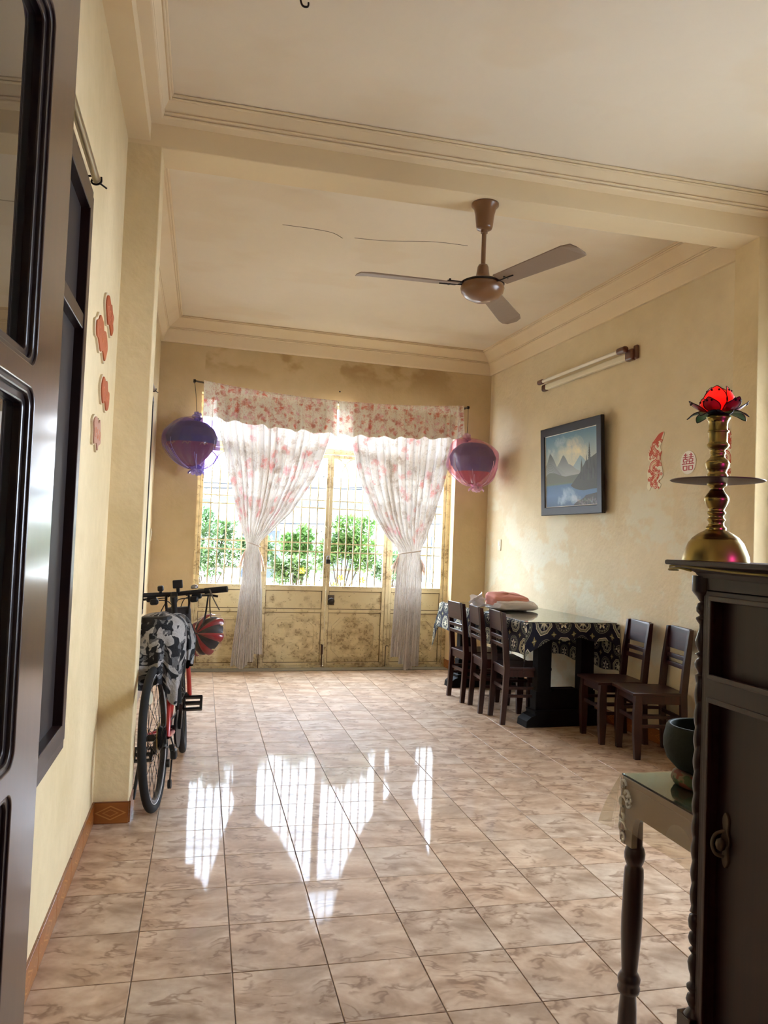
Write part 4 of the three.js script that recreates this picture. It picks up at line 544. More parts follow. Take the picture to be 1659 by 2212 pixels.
{
  const t = structureGroup('window_1', [-0.29, 0, 0], Math.PI / 2); tag(t, 'dark varnished wooden window frame with a transom on the left wall', 'window');   // local x = -z of the room, local z out of the wall
  const ring = (x0, x1, y0, y1, w, z0, z1) => { const s = poly([[x0, y0], [x1, y0], [x1, y1], [x0, y1]]); s.holes.push(new THREE.Path([[x0 + w, y0 + w], [x1 - w, y0 + w], [x1 - w, y1 - w], [x0 + w, y1 - w]].map(([x, y]) => new THREE.Vector2(x, y)))); return extr(s, z1 - z0 - 0.006, 0.003).translate(0, 0, z0 + 0.003); };
  const X0 = -1.25, X1 = 0.25, dk = mat(0xa89494, 0.4, { map: T.woodDark, clearcoat: 0.35, clearcoatRoughness: 0.25 });
  obj('casing', [ring(X0, X1, 0.63, 2.5, 0.05, 0, 0.018), ring(X0 + 0.012, X1 - 0.012, 0.642, 2.488, 0.03, 0.016, 0.026)], dk, t); obj('frame', ring(X0 + 0.05, X1 - 0.05, 0.68, 2.45, 0.05, 0, 0.034), dk, t);
  obj('transom', span(X0 + 0.1, X1 - 0.1, 2.0, 2.05, 0, 0.03, 0.004), dk, t); obj('mullion', span(-0.53, -0.47, 0.73, 2.4, 0, 0.03, 0.004), dk, t);
  for (const [a, b] of [[X0 + 0.1, -0.53], [-0.47, X1 - 0.1]]) for (const [c, d] of [[0.73, 2.0], [2.05, 2.4]]) obj('pane', span(a, b, c, d, -0.002, 0.004), mat(0x1a0e0e, 0.6), t);
  partNames(t);
  const w2 = structureGroup('window_2', [-0.345, 0, 0], Math.PI / 2); tag(w2, 'narrow dark window edge on the far left wall behind the pillar', 'window');
  obj('frame', [span(3.4, 4.56, 0.65, 0.69, 0, 0.016, 0.003), span(3.4, 4.56, 2.5, 2.54, 0, 0.016, 0.003), span(4.52, 4.56, 0.65, 2.54, 0, 0.016, 0.003), span(3.4, 3.44, 0.65, 2.54, 0, 0.016, 0.003)], dk, w2); obj('pane', span(3.44, 4.52, 0.69, 2.5, -0.004, 0.003), mat(0xd8d2c0, 0.4), w2);
  const rod = (label, x, y, z0, z1, wall) => { const r = thing('curtain_rod', label, 'curtain rod', [x, y, 0]); obj('rod', bar(V(0, 0, z0), V(0, 0, z1), 0.013, 0.013, 14), mat(0x9a8a6a, 0.35, { metalness: 0.7 }), r); for (const z of [z0 + 0.006, z1 - 0.01]) obj('hook', [tube([V(wall - x, 0.008, z), V(-0.01, 0.008, z), V(-0.015, -0.012, z), V(0, -0.018, z), V(0.016, -0.008, z), V(0.016, 0.01, z)], 0.0035, 20, 6), bar(V(0.012, -0.012, z), V(0.034, -0.022, z - 0.012), 0.003, 0.003)], M.darkSteel, r); partNames(r); };
  rod('bare metal curtain rod on the left wall above the dark window', -0.262, 2.545, -0.27, 1.3, -0.29);
  rod('short end of a curtain rod showing past the left pillar', -0.295, 2.515, -4.0, -2.6, -0.345);
  // foam cut-outs, red faces and pale edges
  const shapes = [
    ['uppermost orange-red foam cut-out on the left wall, beside the pillar', -0.93, 2.262, 0.27, 0.15, 0xb0501f, [[-0.5, 0.1], [-0.42, 0.38], [-0.2, 0.5], [0.05, 0.36], [0.18, 0.42], [0.3, 0.25], [0.5, 0.18], [0.42, -0.05], [0.5, -0.25], [0.3, -0.5], [0.02, -0.3], [-0.2, -0.38], [-0.34, -0.2]]],
    ['largest orange-red foam cut-out on the left wall, second from the top', -0.735, 2.118, 0.36, 0.16, 0xb86034, [[-0.5, 0.15], [-0.35, 0.3], [-0.22, 0.5], [0.0, 0.44], [0.1, 0.25], [0.3, 0.32], [0.5, 0.0], [0.42, -0.28], [0.3, -0.5], [0.1, -0.32], [-0.1, -0.42], [-0.3, -0.2], [-0.46, -0.16]]],
    ['orange-red foam cut-out on the left wall, third from the top', -0.92, 1.925, 0.26, 0.135, 0xb2582c, [[-0.5, 0.2], [-0.3, 0.5], [-0.05, 0.4], [0.15, 0.5], [0.28, 0.22], [0.5, 0.18], [0.46, -0.3], [0.2, -0.5], [-0.05, -0.25], [-0.3, -0.4], [-0.5, -0.1]]],
    ['lowest and palest pinkish foam cut-out on the left wall', -0.735, 1.735, 0.22, 0.14, 0xb5836a, [[-0.5, 0.3], [-0.2, 0.5], [0.1, 0.34], [0.3, 0.5], [0.42, 0.1], [0.5, -0.2], [0.2, -0.34], [0.12, -0.5], [-0.05, -0.3], [-0.38, -0.36], [-0.42, 0.0]]]];
  for (const [label, z, y, w, h, col, pts] of shapes) {
    const c = thing('foam_cutout', label, 'wall decoration', [-0.29, y, z], Math.PI / 2), s = spline(pts.map(([a, b]) => [a * w, b * h]));
    obj('backing', extr(s, 0.008, 0.001), mat(0xd9c7a4, 0.8), c); const k = spline(pts.map(([a, b]) => [a * w * 0.9, b * h * 0.88])); obj('face', extr(k, 0.004, 0.0015).translate(0, 0, 0.009), mat(col, 0.6), c);
    [0, 1, 2].forEach((i) => obj('swirl', tube([0, 1, 2, 3, 4].map((q) => V((i - 1) * w * 0.25 + 0.018 * Math.cos(q * 1.3 + i), 0.02 * Math.sin(q * 1.3 + i), 0.0145)), 0.0016, 16, 5), mat(0xd98a66, 0.6), c)); partNames(c);
  }
}

// ---------------------------------------------------------------- carved cabinet at the right
{
  const t = thing('cabinet', 'tall dark brown carved wooden cabinet at the right edge, carrying the brass stand', 'cabinet', [1.32, 0, 0.85]), wd = mat(0xc09480, 0.5, { map: T.woodDark, clearcoat: 0.25, clearcoatRoughness: 0.35 });
  const D = 0.55, L = 1.1;
  obj('carcass', [span(0.036, D, 0.06, 1.3, 0.0, L, 0.003)], wd, t);
  obj('face_frame', [span(0, 0.04, 0.06, 1.3, 0.0, 0.012, 0.002), span(0, 0.04, 1.268, 1.3, 0.012, L, 0.002), span(0, 0.04, 0.06, 0.12, 0.012, L, 0.002)], wd, t);
  obj('cornice', mitred([[D, 0], [0, 0], [0, L]], [[0, 1.297], [0.008, 1.297], [0.01, 1.303], ...[0, 1, 2, 3, 4].map((i) => [0.012 + 0.022 * (1 - Math.cos(i / 4 * 1.57)), 1.303 + 0.012 * Math.sin(i / 4 * 1.57)]), [0.038, 1.315], [0.038, 1.319], ...[0, 1, 2, 3].map((i) => [0.04 + 0.016 * i / 3, 1.319 + 0.006 * (i / 3) ** 2])], false, 1), wd, t);
  obj('top', rbox(D + 0.066, 0.012, L + 0.13, 0.004, (D - 0.066) / 2, 1.331, L / 2), wd, t);
  const door = (z0, z1) => {
    const d = sub('door', t), s = 0.012, o = rrect(THREE.Shape, z0, z1, 0.125, 1.265, 0.001);
    for (const [a, b] of [[1.063, 1.254], [0.22, 1.017]]) o.holes.push(rrect(THREE.Path, z0 + s, z1 - s - 0.03, a, b, 0.001));
    obj('door_frame', extr(o, 0.036, 0.002).rotateY(-Math.PI / 2).translate(0.036, 0, 0), wd, d);
    for (const [a, b] of [[1.063, 1.254], [0.22, 1.017]]) { obj('panel', span(0.03, 0.036, a - 0.01, b + 0.01, z0 + s - 0.004, z1 - s - 0.02), wd, d); const r = rrect(THREE.Shape, z0 + s, z1 - s - 0.03, a, b, 0.001); r.holes.push(rrect(THREE.Path, z0 + s + 0.005, z1 - s - 0.035, a + 0.008, b - 0.008, 0.001)); obj('bead', extr(r, 0.006, 0.0025).rotateY(-Math.PI / 2).translate(0.004, 0, 0), M.wood, d); }
    return d;
  };
  const d1 = door(0.013, 0.54); door(0.545, 1.085);
  obj('handle', [extr(spline([[0, -0.06], [0.009, -0.045], [0.006, -0.02], [0.013, 0], [0.006, 0.02], [0.009, 0.045], [0, 0.06], [-0.009, 0.045], [-0.006, 0.02], [-0.013, 0], [-0.006, -0.02], [-0.009, -0.045]]), 0.004, 0.002).rotateY(-Math.PI / 2).translate(0.03, 0.7, 0.062), tube([V(0.024, 0.722, 0.062), V(0.008, 0.712, 0.052), V(0.0, 0.69, 0.05), V(0.004, 0.67, 0.058), V(0.02, 0.664, 0.064)], 0.004, 24, 8), lathe([[0, -0.016], [0.009, -0.01], [0.012, 0], [0.009, 0.01], [0, 0.016]], 16).translate(0.012, 0.692, 0.064)], M.oldSteel, d1);
  // turned and rope-carved corner column
  const k = (v) => 1.337 - (v - 1211) / 909, pr = [[1244, 24], [1277, 24], [1283, 19], [1290, 12], [1298, 6], [1301, 3], [1304, 9], [1313, 13], [1322, 12], [1328, 5], [1331, 4], [1335, 12], [1338, 13], [1344, 9], [1350, 4], [1358, 4], [1370, 8], [1385, 13], [1395, 12], [1404, 7], [1409, 4], [1412, 9], [1414, 13], [1418, 8], [1423, 4], [1427, 10], [1434, 14], [1443, 13], [1452, 6], [1456, 4], [1460, 12]].map(([v, w]) => [w / 909 * 0.85 + 0.002, k(v)]);
  const low = [[1966, 12], [1970, 5], [1972, 4], [1974, 12], [1986, 15], [2000, 13], [2008, 5], [2012, 11], [2022, 14], [2032, 11], [2040, 4], [2046, 12], [2050, 9], [2056, 4], [2064, 11], [2074, 14], [2090, 11], [2104, 6], [2114, 5], [2122, 15], [2128, 15], [2138, 6], [2142, 13], [2152, 16], [2164, 10], [2168, 7], [2174, 14], [2184, 22]].map(([v, w]) => [w / 909 * 0.85 + 0.002, k(v)]);
  const y0 = k(1966), y1 = k(1460), rope = grid(28, 240, (u, v) => { const y = lerp(y1, y0, v), a = u * 6.2832, seg = 0.5 + 0.5 * Math.cos(y * 120 + a), r = 0.0125 * (0.8 + 0.28 * Math.pow(seg, 0.6)); return V(Math.cos(a) * r, y, Math.sin(a) * r); });
  const pos = [0.006, 0, -0.013]; obj('corner_column', [lathe(pr.reverse(), 28).translate(...pos), lathe(low.reverse(), 28).translate(...pos), rope.translate(...pos), rbox(0.05, 0.27, 0.05, 0.003, pos[0] + 0.0, 0.133, pos[2] - 0.003)], mat(0xb88c7c, 0.35, { map: T.woodDark, clearcoat: 0.6, clearcoatRoughness: 0.2 }), t);
  partNames(t);
  const wire = obj('electric_wire', [tube([V(1.29, 1.316, 0.78), V(1.262, 1.319, 0.79), V(1.268, 1.325, 0.815), V(1.266, 1.322, 0.88), V(1.268, 1.317, 1.0), V(1.266, 1.315, 1.2), V(1.262, 1.318, 1.5), V(1.258, 1.316, 1.9)], 0.0028, 60, 6), tube([V(1.30, 1.312, 0.775), V(1.266, 1.313, 0.787), V(1.264, 1.318, 0.83), V(1.27, 1.313, 0.87)], 0.0026, 30, 6)], mat(0xa89440, 0.5)); tag(wire, 'thin yellow wire tucked along the cabinet cornice under its top', 'wire');
}

// ---------------------------------------------------------------- brass stand with a lit lotus lamp
const brass = new THREE.MeshPhysicalMaterial({ color: 0xab9658, metalness: 1, roughness: 0.33, roughnessMap: tex(8, 256, (u, v) => { const n = vnoise(0, v * 90, 1, 90, 4); return [1, 0.7 + 0.6 * n, 1]; }, { data: true }), side: THREE.DoubleSide });
const petalTex = tex(128, 128, (u, v) => { const a = 0.5 + 0.5 * Math.sin(u * 6.2832 * 14), b = 0.5 + 0.5 * Math.sin(v * 6.2832 * 18), k = 0.62 + 0.2 * Math.max(a, b) + 0.18 * smooth(0.1, 0.9, v); return [k, k * (0.75 + 0.25 * v), k * 0.9]; });
function lotusStand(label, lampLabel, at, glow, glowK, lampCol, watts, group) {
  const s = 2.193e-4, pr = [[2100, 340], [2095, 341], [2040, 334], [1980, 312], [1900, 280], [1840, 232], [1800, 178], [1775, 135], [1762, 108], [1752, 104], [1742, 106], [1730, 103], [1712, 84], [1690, 78], [1672, 80], [1656, 92], [1645, 96], [1632, 84], [1618, 76], [1602, 77], [1588, 90], [1572, 97], [1560, 92], [1548, 78], [1525, 86], [1500, 100], [1470, 114], [1440, 124], [1420, 126], [1400, 121], [1375, 104], [1350, 84], [1328, 72], [1312, 66], [1298, 74], [1278, 96], [1262, 102], [1245, 98], [1236, 90]];
  const up = [[1222, 98], [1165, 110], [1150, 104], [1136, 94], [1120, 96], [1098, 106], [1075, 116], [1050, 122], [1032, 124], [1018, 118], [1000, 106], [982, 88], [968, 78], [945, 74], [930, 78], [920, 86], [912, 78], [895, 74], [882, 82], [866, 98], [845, 116], [832, 118], [815, 104], [800, 97], [700, 98], [696, 106], [688, 113], [676, 112], [668, 98], [600, 96], [575, 102], [552, 116], [535, 124], [520, 122], [506, 108]];
  const m = (p) => p.map(([c, r]) => [r * s, (2100 - c) * s]), t = thing('lotus_lamp_stand', label, 'lamp stand', at, 0, group);
  obj('base', lathe([[0, 0.002], ...m(pr)], 64), brass, t, { keepUV: true }); obj('stem', lathe([...m(up), [0, (2100 - 506) * s]], 48), brass, t, { keepUV: true });
  obj('drip_pan', lathe([[0.0, 0.187], [0.06, 0.186], [0.104, 0.191], [0.1062, 0.1925], [0.104, 0.194], [0.06, 0.1905], [0, 0.19]], 64), mat(0x5b4a42, 0.4, { metalness: 0.9 }), t);
  const l = thing('lotus_lamp', lampLabel, 'lamp', [at[0], at[1] + 0.3495, at[2]], 0, group), red = mat(glow, 0.45, { emissive: glow, emissiveIntensity: glowK, map: petalTex, emissiveMap: petalTex, transmission: 0.4, thickness: 0 }), dim = mat(0x8e2236, 0.4, { transmission: 0.3, thickness: 0 }), grn = mat(0x1f6b34, 0.35, { transmission: 0.35, thickness: 0 }), wire = mat(0x2c201c, 0.5, { metalness: 0.5 });
  const petal = (name, a, keys, wid, mt, ext) => {                        // keys: [distance from the axis, height] from base to tip
    const p = sub(name, l); p.rotation.y = -a; const c = new THREE.CatmullRomCurve3(keys.map(([r, y]) => V(r, y, 0))), f = (u, v) => { const q = c.getPoint(v), w = wid * Math.pow(Math.sin(Math.PI * clamp(0.07 + v * 0.93)), 0.8), x = (u - 0.5) * 2 * w, n = c.getTangent(v); return V(q.x - n.y * x * x * 12, q.y + n.x * x * x * 12, x); };
    obj('petal_panel', grid(10, 14, f), mt, p, { keepUV: true }); const edge = []; for (let i = 0; i <= 12; i++) edge.push(f(0, i / 12)); for (let i = 11; i >= 0; i--) edge.push(f(1, i / 12)); obj('petal_wire', tube(edge, 0.0012, 48, 5), wire, p);
    if (ext) for (const q of [0.25, 0.75]) { const e = f(q, 0.82); obj('petal_bead', new THREE.SphereGeometry(0.0028, 8, 6).translate(e.x + 0.001, e.y, e.z), wire, p); }
  };
  for (let i = 0; i < 4; i++) petal('petal', i * 1.5708 + 0.95, [[0.012, 0.006], [0.033, 0.018], [0.037, 0.036], [0.028, 0.054], [0.017, 0.069]], 0.029, red, true);
  for (let i = 0; i < 3; i++) petal('petal', i * 2.09 - 0.95, [[0.016, 0.005], [0.036, 0.01], [0.043, 0.022], [0.041, 0.038]], 0.024, red, true);
  for (let i = 0; i < 6; i++) petal('petal', i * 1.047 + 0.45, [[0.02, 0.004], [0.04, 0.01], [0.056, 0.021], [0.067, 0.034]], 0.019, dim, true);
  for (let i = 0; i < 7; i++) petal('leaf', i * 0.8976 + 0.1, [[0.015, 0.003], [0.035, 0.004], [0.055, 0.0], [0.07, -0.009]], 0.017, grn, false);
  obj('bulb', new THREE.SphereGeometry(0.008, 12, 8).translate(0, 0.026, 0), mat(0xffd9a0, 0.5, { emissive: 0xff8a5a, emissiveIntensity: glowK * 2 }), l); obj('calyx', lathe([[0, -0.001], [0.026, 0.0], [0.024, 0.005], [0.012, 0.008], [0, 0.008]], 24), wire, l);
  const pl = new THREE.PointLight(lampCol, watts); pl.position.set(0, 0.026, 0); pl.castShadow = true; l.add(pl);
  partNames(t); partNames(l);
}
lotusStand('turned brass candle stand with a round drip pan, on the cabinet corner', 'lit red lotus flower lamp on top of the turned brass stand', [1.336, 1.337, 0.868], 0xff3028, 0.1, 0xff5030, 0.016);
{ // a small coloured altar lamp further along the cabinet top: it tints the right flank of the brass
  const l = thing('altar_lamp', 'small magenta altar lamp at the near end of the cabinet top', 'lamp', [1.5, 1.337, 1.35]);
  obj('base', lathe([[0, 0], [0.03, 0], [0.032, 0.008], [0.012, 0.02], [0.01, 0.09], [0.018, 0.1], [0, 0.102]], 24), brass, l); obj('bulb', lathe([[0, 0.1], [0.02, 0.104], [0.03, 0.13], [0.024, 0.16], [0, 0.185]], 20), mat(0xd030c0, 0.5, { emissive: 0xd020d8, emissiveIntensity: 2.5 }), l);
  const p = new THREE.PointLight(0xe040f0, 0.03); p.position.set(0, 0.14, 0); p.castShadow = true; l.add(p); partNames(l);
}

// ---------------------------------------------------------------- small side table with bowl
{
  const t = thing('side_table', 'small side table with turned dark legs and a pale apron, behind the cabinet', 'table', [1.337, 0, 0.482]), W = 0.62, D = 0.345, pale = mat(0xa89880, 0.45);
  obj('top', rbox(W, 0.018, D, 0.004, W / 2, 0.71, D / 2), pale, t);
  const ap = (len) => { const s = new THREE.Shape(); s.moveTo(0, 0.7); s.lineTo(len, 0.7); s.lineTo(len, 0.535); s.lineTo(len - 0.052, 0.535); s.bezierCurveTo(len - 0.052, 0.59, len - 0.06, 0.625, len - 0.085, 0.628); s.lineTo(0.085, 0.628); s.bezierCurveTo(0.06, 0.625, 0.052, 0.59, 0.052, 0.535); s.lineTo(0, 0.535); return s; };
  for (const z of [0.002, D - 0.02]) obj('apron', extr(ap(W), 0.016, 0.001).translate(0, 0, z), pale, t); const apSide = new THREE.Shape(); apSide.moveTo(0, 0.7); apSide.lineTo(D, 0.7); apSide.lineTo(D, 0.628); apSide.lineTo(0.085, 0.628); apSide.bezierCurveTo(0.06, 0.625, 0.052, 0.59, 0.052, 0.535); apSide.lineTo(0, 0.535); for (const x of [0.018, W - 0.002]) obj('apron', extr(apSide, 0.016, 0.001).rotateY(-Math.PI / 2).translate(x, 0, 0), pale, t);
  const lp = [[0, 0], [0.022, 0], [0.026, 0.03], [0.024, 0.09], [0.021, 0.128], [0.029, 0.135], [0.031, 0.145], [0.028, 0.155], [0.03, 0.162], [0.031, 0.172], [0.026, 0.182], [0.021, 0.19], [0.024, 0.23], [0.0275, 0.29], [0.0285, 0.34], [0.0275, 0.384], [0.0265, 0.387], [0.0275, 0.39], [0.027, 0.45], [0.0255, 0.47], [0.02, 0.478], [0.024, 0.486], [0.028, 0.498], [0.0285, 0.512], [0.025, 0.526], [0.02, 0.533], [0.02, 0.6], [0, 0.6]];
  for (const [x, z] of [[0.028, 0.028], [W - 0.028, 0.028], [0.04, D - 0.022], [W - 0.028, D - 0.028]]) { const g = lathe(lp, 24), p = g.attributes.position; for (let i = 0; i < p.count; i++) { const k = clamp((0.53 - p.getY(i)) / 0.53); p.setX(i, p.getX(i) - (x < 0.3 ? 1 : -1) * 0.012 * k); } obj('leg', g.translate(x, 0, z), mat(0xd0b0a4, 0.35, { map: T.woodDark, clearcoat: 0.6, clearcoatRoughness: 0.25 }), t); }
  partNames(t);
  const gl = obj('glass_plate', rbox(W + 0.004, 0.006, D + 0.002, 0.002, 1.337 + W / 2, 0.7225, 0.482 + 0.345 / 2), mat(0xe6f0ea, 0.02, { transmission: 1, thickness: 0.006, ior: 1.5, attenuationColor: 0xa8c8b8, attenuationDistance: 0.03 })); tag(gl, 'glass plate on top of the small side table under the green bowl', 'glass');
  const film = mat(0xf2ece0, 0.16, { transmission: 0.86, thickness: 0, ior: 1.4 }), c = thing('vinyl_cover', 'clear vinyl table cover with white lace scrolls hanging over the side table corner', 'table cover', [1.337, 0, 0.482]);
  obj('vinyl_sheet', [grid(30, 16, (u, v) => V(-0.003 - 0.012 * v * Math.sin(u * 6), 0.722 - v * (0.13 + 0.02 * u), lerp(-0.002, 0.345, u))), grid(16, 16, (u, v) => V(lerp(-0.003, 0.5, u), 0.722 - v * 0.15, -0.004 - 0.045 * v * (1 - 0.4 * v) * (1 + 0.3 * Math.sin(u * 20)))), grid(10, 14, (u, v) => { const a = u * Math.PI / 2; return V(-0.003 - 0.02 * v * Math.cos(a) - 0.055 * v * Math.sin(2 * a) * (1 - 0.55 * v), 0.722 - 0.15 * v, -0.003 - 0.045 * v * Math.sin(a) - 0.02 * v * Math.sin(2 * a)); })], film, c);
  const sc = (x, y, r, d, n = 1.6) => { const q = []; for (let i = 0; i <= 20; i++) { const a = i / 20 * n * Math.PI; q.push(V(-0.0085, y + d[1] * Math.sin(a) * r * (1 - i / 34), x + d[0] * Math.cos(a) * r * (1 - i / 34))); } return tube(q, 0.004, 40, 6).scale(1, 1, 1); };
  obj('lace_scroll', [sc(0.02, 0.7, 0.014, [1, 1]), sc(0.04, 0.678, 0.012, [-1, 1]), sc(0.046, 0.655, 0.012, [1, -1]), sc(0.018, 0.648, 0.022, [1, 1]), sc(0.02, 0.612, 0.014, [-1, -1]), sc(0.018, 0.58, 0.02, [1, 1]), sc(0.026, 0.556, 0.012, [-1, 1]), tube([V(-0.0085, 0.715, 0.008), V(-0.0085, 0.66, 0.012), V(-0.0085, 0.6, 0.006), V(-0.0085, 0.545, 0.012)], 0.0024, 30, 6), ...[0, 1, 2, 3, 4].map((i) => lathe([[0, -0.002], [0.006, 0], [0, 0.002]], 10).rotateZ(Math.PI / 2).translate(-0.0085, 0.668 + 0.009 * Math.sin(i * 1.257), 0.05 + 0.009 * Math.cos(i * 1.257)))], mat(0xece8de, 0.6), c);
  partNames(c);
  const cu = thing('cushion_ring', 'round patterned cushion under the dark green bowl', 'cushion', [1.492, 0.7255, 0.625]), fab = tex(256, 64, (u, v) => { const n = fbm(u * 10, v * 4, 10, 4, 3, 3), q = fbm(u * 14, v * 5, 14, 5, 9, 3); return n > 0.55 ? [0.55, 0.32, 0.2] : q > 0.52 ? [0.36, 0.40, 0.24] : [0.55, 0.47, 0.32]; });
  obj('cushion_body', lathe([[0, 0], [0.06, 0], [0.075, 0.008], [0.081, 0.02], [0.077, 0.034], [0.062, 0.042], [0.03, 0.036], [0, 0.034]], 40), mat(0xffffff, 0.85, { map: fab }), cu, { keepUV: true });
  const bw = thing('bowl', 'large dark green round bowl on a cushion, half hidden by the cabinet', 'bowl', [1.492, 0.762, 0.625]);
  obj('bowl_body', lathe([[0, 0], [0.04, 0.001], [0.07, 0.012], [0.093, 0.036], [0.103, 0.066], [0.103, 0.09], [0.096, 0.122], [0.092, 0.128], [0.086, 0.1285], [0.083, 0.125], [0.09, 0.09], [0.088, 0.06], [0.07, 0.026], [0, 0.012]], 64), mat(0x262b1e, 0.7, { specularIntensity: 0.5, bumpMap: T.bumpFine, bumpScale: 0.002 }), bw);
}

// ---------------------------------------------------------------- bicycle leaning on the left wall
{
  const t = thing('bicycle', 'red and black bicycle leaning against the left wall, seen from behind', 'bicycle', [-0.018, 0, -1.5]);
  t.rotation.order = 'YXZ'; t.rotation.y = -6 * D2R; t.rotation.z = 3.6 * D2R;                  // local -z is forwards
  const red = mat(0xb01c1c, 0.35, { clearcoat: 0.7, clearcoatRoughness: 0.15 }), R = 0.347, rearHub = V(0, R, 0), frontHub = V(0, R, -1.04), bb = V(0, 0.285, -0.43), seatTop = V(0, 0.74, -0.27), headLow = V(0, 0.66, -0.83), headTop = V(0, 0.80, -0.785);
  const axis = headTop.clone().sub(headLow).normalize(), steer = new THREE.Matrix4().makeTranslation(headLow.x, headLow.y, headLow.z).multiply(new THREE.Matrix4().makeRotationAxis(axis, 6 * D2R)).multiply(new THREE.Matrix4().makeTranslation(-headLow.x, -headLow.y, -headLow.z));
  const st = (g) => [].concat(g).map((q) => q.applyMatrix4(steer));
  const wheel = (hub, front) => {
    const w = sub('wheel', t), f = front ? st : (g) => [].concat(g), ringT = (r, q, n = 10) => new THREE.TorusGeometry(r, q, n, 72).rotateY(Math.PI / 2).translate(hub.x, hub.y, hub.z);
    obj('tyre', f(ringT(R - 0.02, 0.02, 12)), M.rubber, w); obj('rim', f([lathe([[R - 0.058, -0.011], [R - 0.034, -0.012], [R - 0.034, 0.012], [R - 0.058, 0.011], [R - 0.058, -0.011]], 72).rotateZ(Math.PI / 2).translate(hub.x, hub.y, hub.z)]), front ? M.blackGloss : mat(0x3a3a3c, 0.35, { metalness: 0.6 }), w);
    if (!front) obj('rim_stripe', [ringT(R - 0.040, 0.0022, 6).translate(0.0125, 0, 0), ringT(R - 0.040, 0.0022, 6).translate(-0.0125, 0, 0)], mat(0xd8d8d4, 0.3), w);
    const sp = []; for (let i = 0; i < 28; i++) { const a = i / 28 * 6.283, b = a + (i % 4 < 2 ? 0.85 : -0.85), s = i % 2 ? 1 : -1; sp.push(bar(V(hub.x + s * 0.028, hub.y + 0.022 * Math.cos(b), hub.z + 0.022 * Math.sin(b)), V(hub.x, hub.y + (R - 0.056) * Math.cos(a), hub.z + (R - 0.056) * Math.sin(a)), 0.0014, 0.0014, 5)); }
    obj('spokes', f(sp), M.black, w).userData.kind = 'stuff'; obj('hub', f(bar(V(-0.05, hub.y, hub.z), V(0.05, hub.y, hub.z), 0.017, 0.017, 16)), M.black, w);
    if (!front) { obj('cassette', [0, 1, 2, 3, 4, 5].map((i) => bar(V(0.028 + i * 0.006, hub.y, hub.z), V(0.0315 + i * 0.006, hub.y, hub.z), 0.058 - i * 0.005, 0.058 - i * 0.005, 24)), M.black, w); obj('spoke_guard', bar(V(0.022, hub.y, hub.z), V(0.024, hub.y, hub.z), 0.075, 0.075, 32), mat(0x8a6a28, 0.4, { transmission: 0.3, thickness: 0 }), w); const rf = extr(spline([[0, -0.034], [0.015, -0.02], [0.015, 0.02], [0, 0.034], [-0.015, 0.02], [-0.015, -0.02]]), 0.006, 0.001).rotateY(0.3).translate(-0.012, hub.y + 0.21, hub.z + 0.06); obj('reflector', rf, mat(0xe8e4cc, 0.3), w); }
    return w;
  };
  wheel(rearHub, false); wheel(frontHub, true);
  obj('frame', [bar(bb, V(0, 0.775, -0.26), 0.017), bar(bb, headLow.clone().add(V(0, 0.02, 0)), 0.021), bar(V(0, 0.715, -0.275), headTop.clone().add(V(0, -0.03, 0)), 0.016), bar(headLow, headTop, 0.022)], red, t);
  for (const s of [-1, 1]) { obj('seat_stay', tube([V(s * 0.066, R, 0.0), V(s * 0.062, R + 0.12, -0.07), V(s * 0.045, 0.58, -0.18), V(s * 0.016, 0.7, -0.265)], 0.0115, 20, 8), red, t); obj('chain_stay', tube([V(s * 0.066, R, 0), V(s * 0.058, 0.325, -0.16), V(s * 0.036, 0.29, -0.36), bb], 0.0115, 20, 8), red, t); }
  obj('bottom_bracket', bar(V(-0.04, bb.y, bb.z), V(0.04, bb.y, bb.z), 0.022), M.black, t);
  for (const s of [-1, 1]) obj('fork_leg', st(tube([frontHub.clone().add(V(s * 0.055, 0, 0)), V(s * 0.056, R + 0.2, -0.93), V(s * 0.05, 0.6, -0.865), V(s * 0.03, 0.645, -0.84)], 0.0145, 16, 8)), red, t);
  obj('chainring', [bar(V(0.044, bb.y, bb.z), V(0.048, bb.y, bb.z), 0.09, 0.09, 32), bar(V(0.052, bb.y, bb.z), V(0.058, bb.y, bb.z), 0.1, 0.1, 32)], M.black, t);
  { const c = [], n = 60; for (let i = 0; i < n; i++) { const s = i / n; const top = i < n / 2, q = top ? s * 2 : (s - 0.5) * 2, a = top ? V(0.05, R + 0.045, 0) : V(0.05, bb.y - 0.088, bb.z), b = top ? V(0.05, bb.y + 0.088, bb.z) : V(0.05, R - 0.05, 0); const p = a.lerp(b, q); c.push(box(0.007, 0.008, 0.013, p.x, p.y, p.z)); } obj('chain', c, M.darkSteel, t).userData.kind = 'stuff'; }
  const crank = (s, dy, dz) => { const a = V(s * 0.062, bb.y, bb.z), b = V(s * 0.085, bb.y + dy, bb.z + dz); obj('crank', beam(a, b, 0.02, 0.014, 0.004), M.blackGloss, t); const c = V(s * 0.145, b.y, b.z), p = sub('pedal', t); obj('pedal_body', [rbox(0.1, 0.022, 0.014, 0.003, c.x, c.y, c.z + 0.036), rbox(0.1, 0.022, 0.014, 0.003, c.x, c.y, c.z - 0.036), rbox(0.014, 0.022, 0.08, 0.003, c.x + 0.045, c.y, c.z), rbox(0.014, 0.022, 0.08, 0.003, c.x - 0.045, c.y, c.z), rbox(0.09, 0.02, 0.018, 0.003, c.x, c.y, c.z)].map((g) => g.translate(-c.x, -c.y, -c.z).rotateX(0.85).translate(c.x, c.y, c.z)), M.blackGloss, p); obj('axle', bar(b, c, 0.006), M.steel, p); };
  crank(1, 0.15, 0.075); crank(-1, -0.15, -0.075);
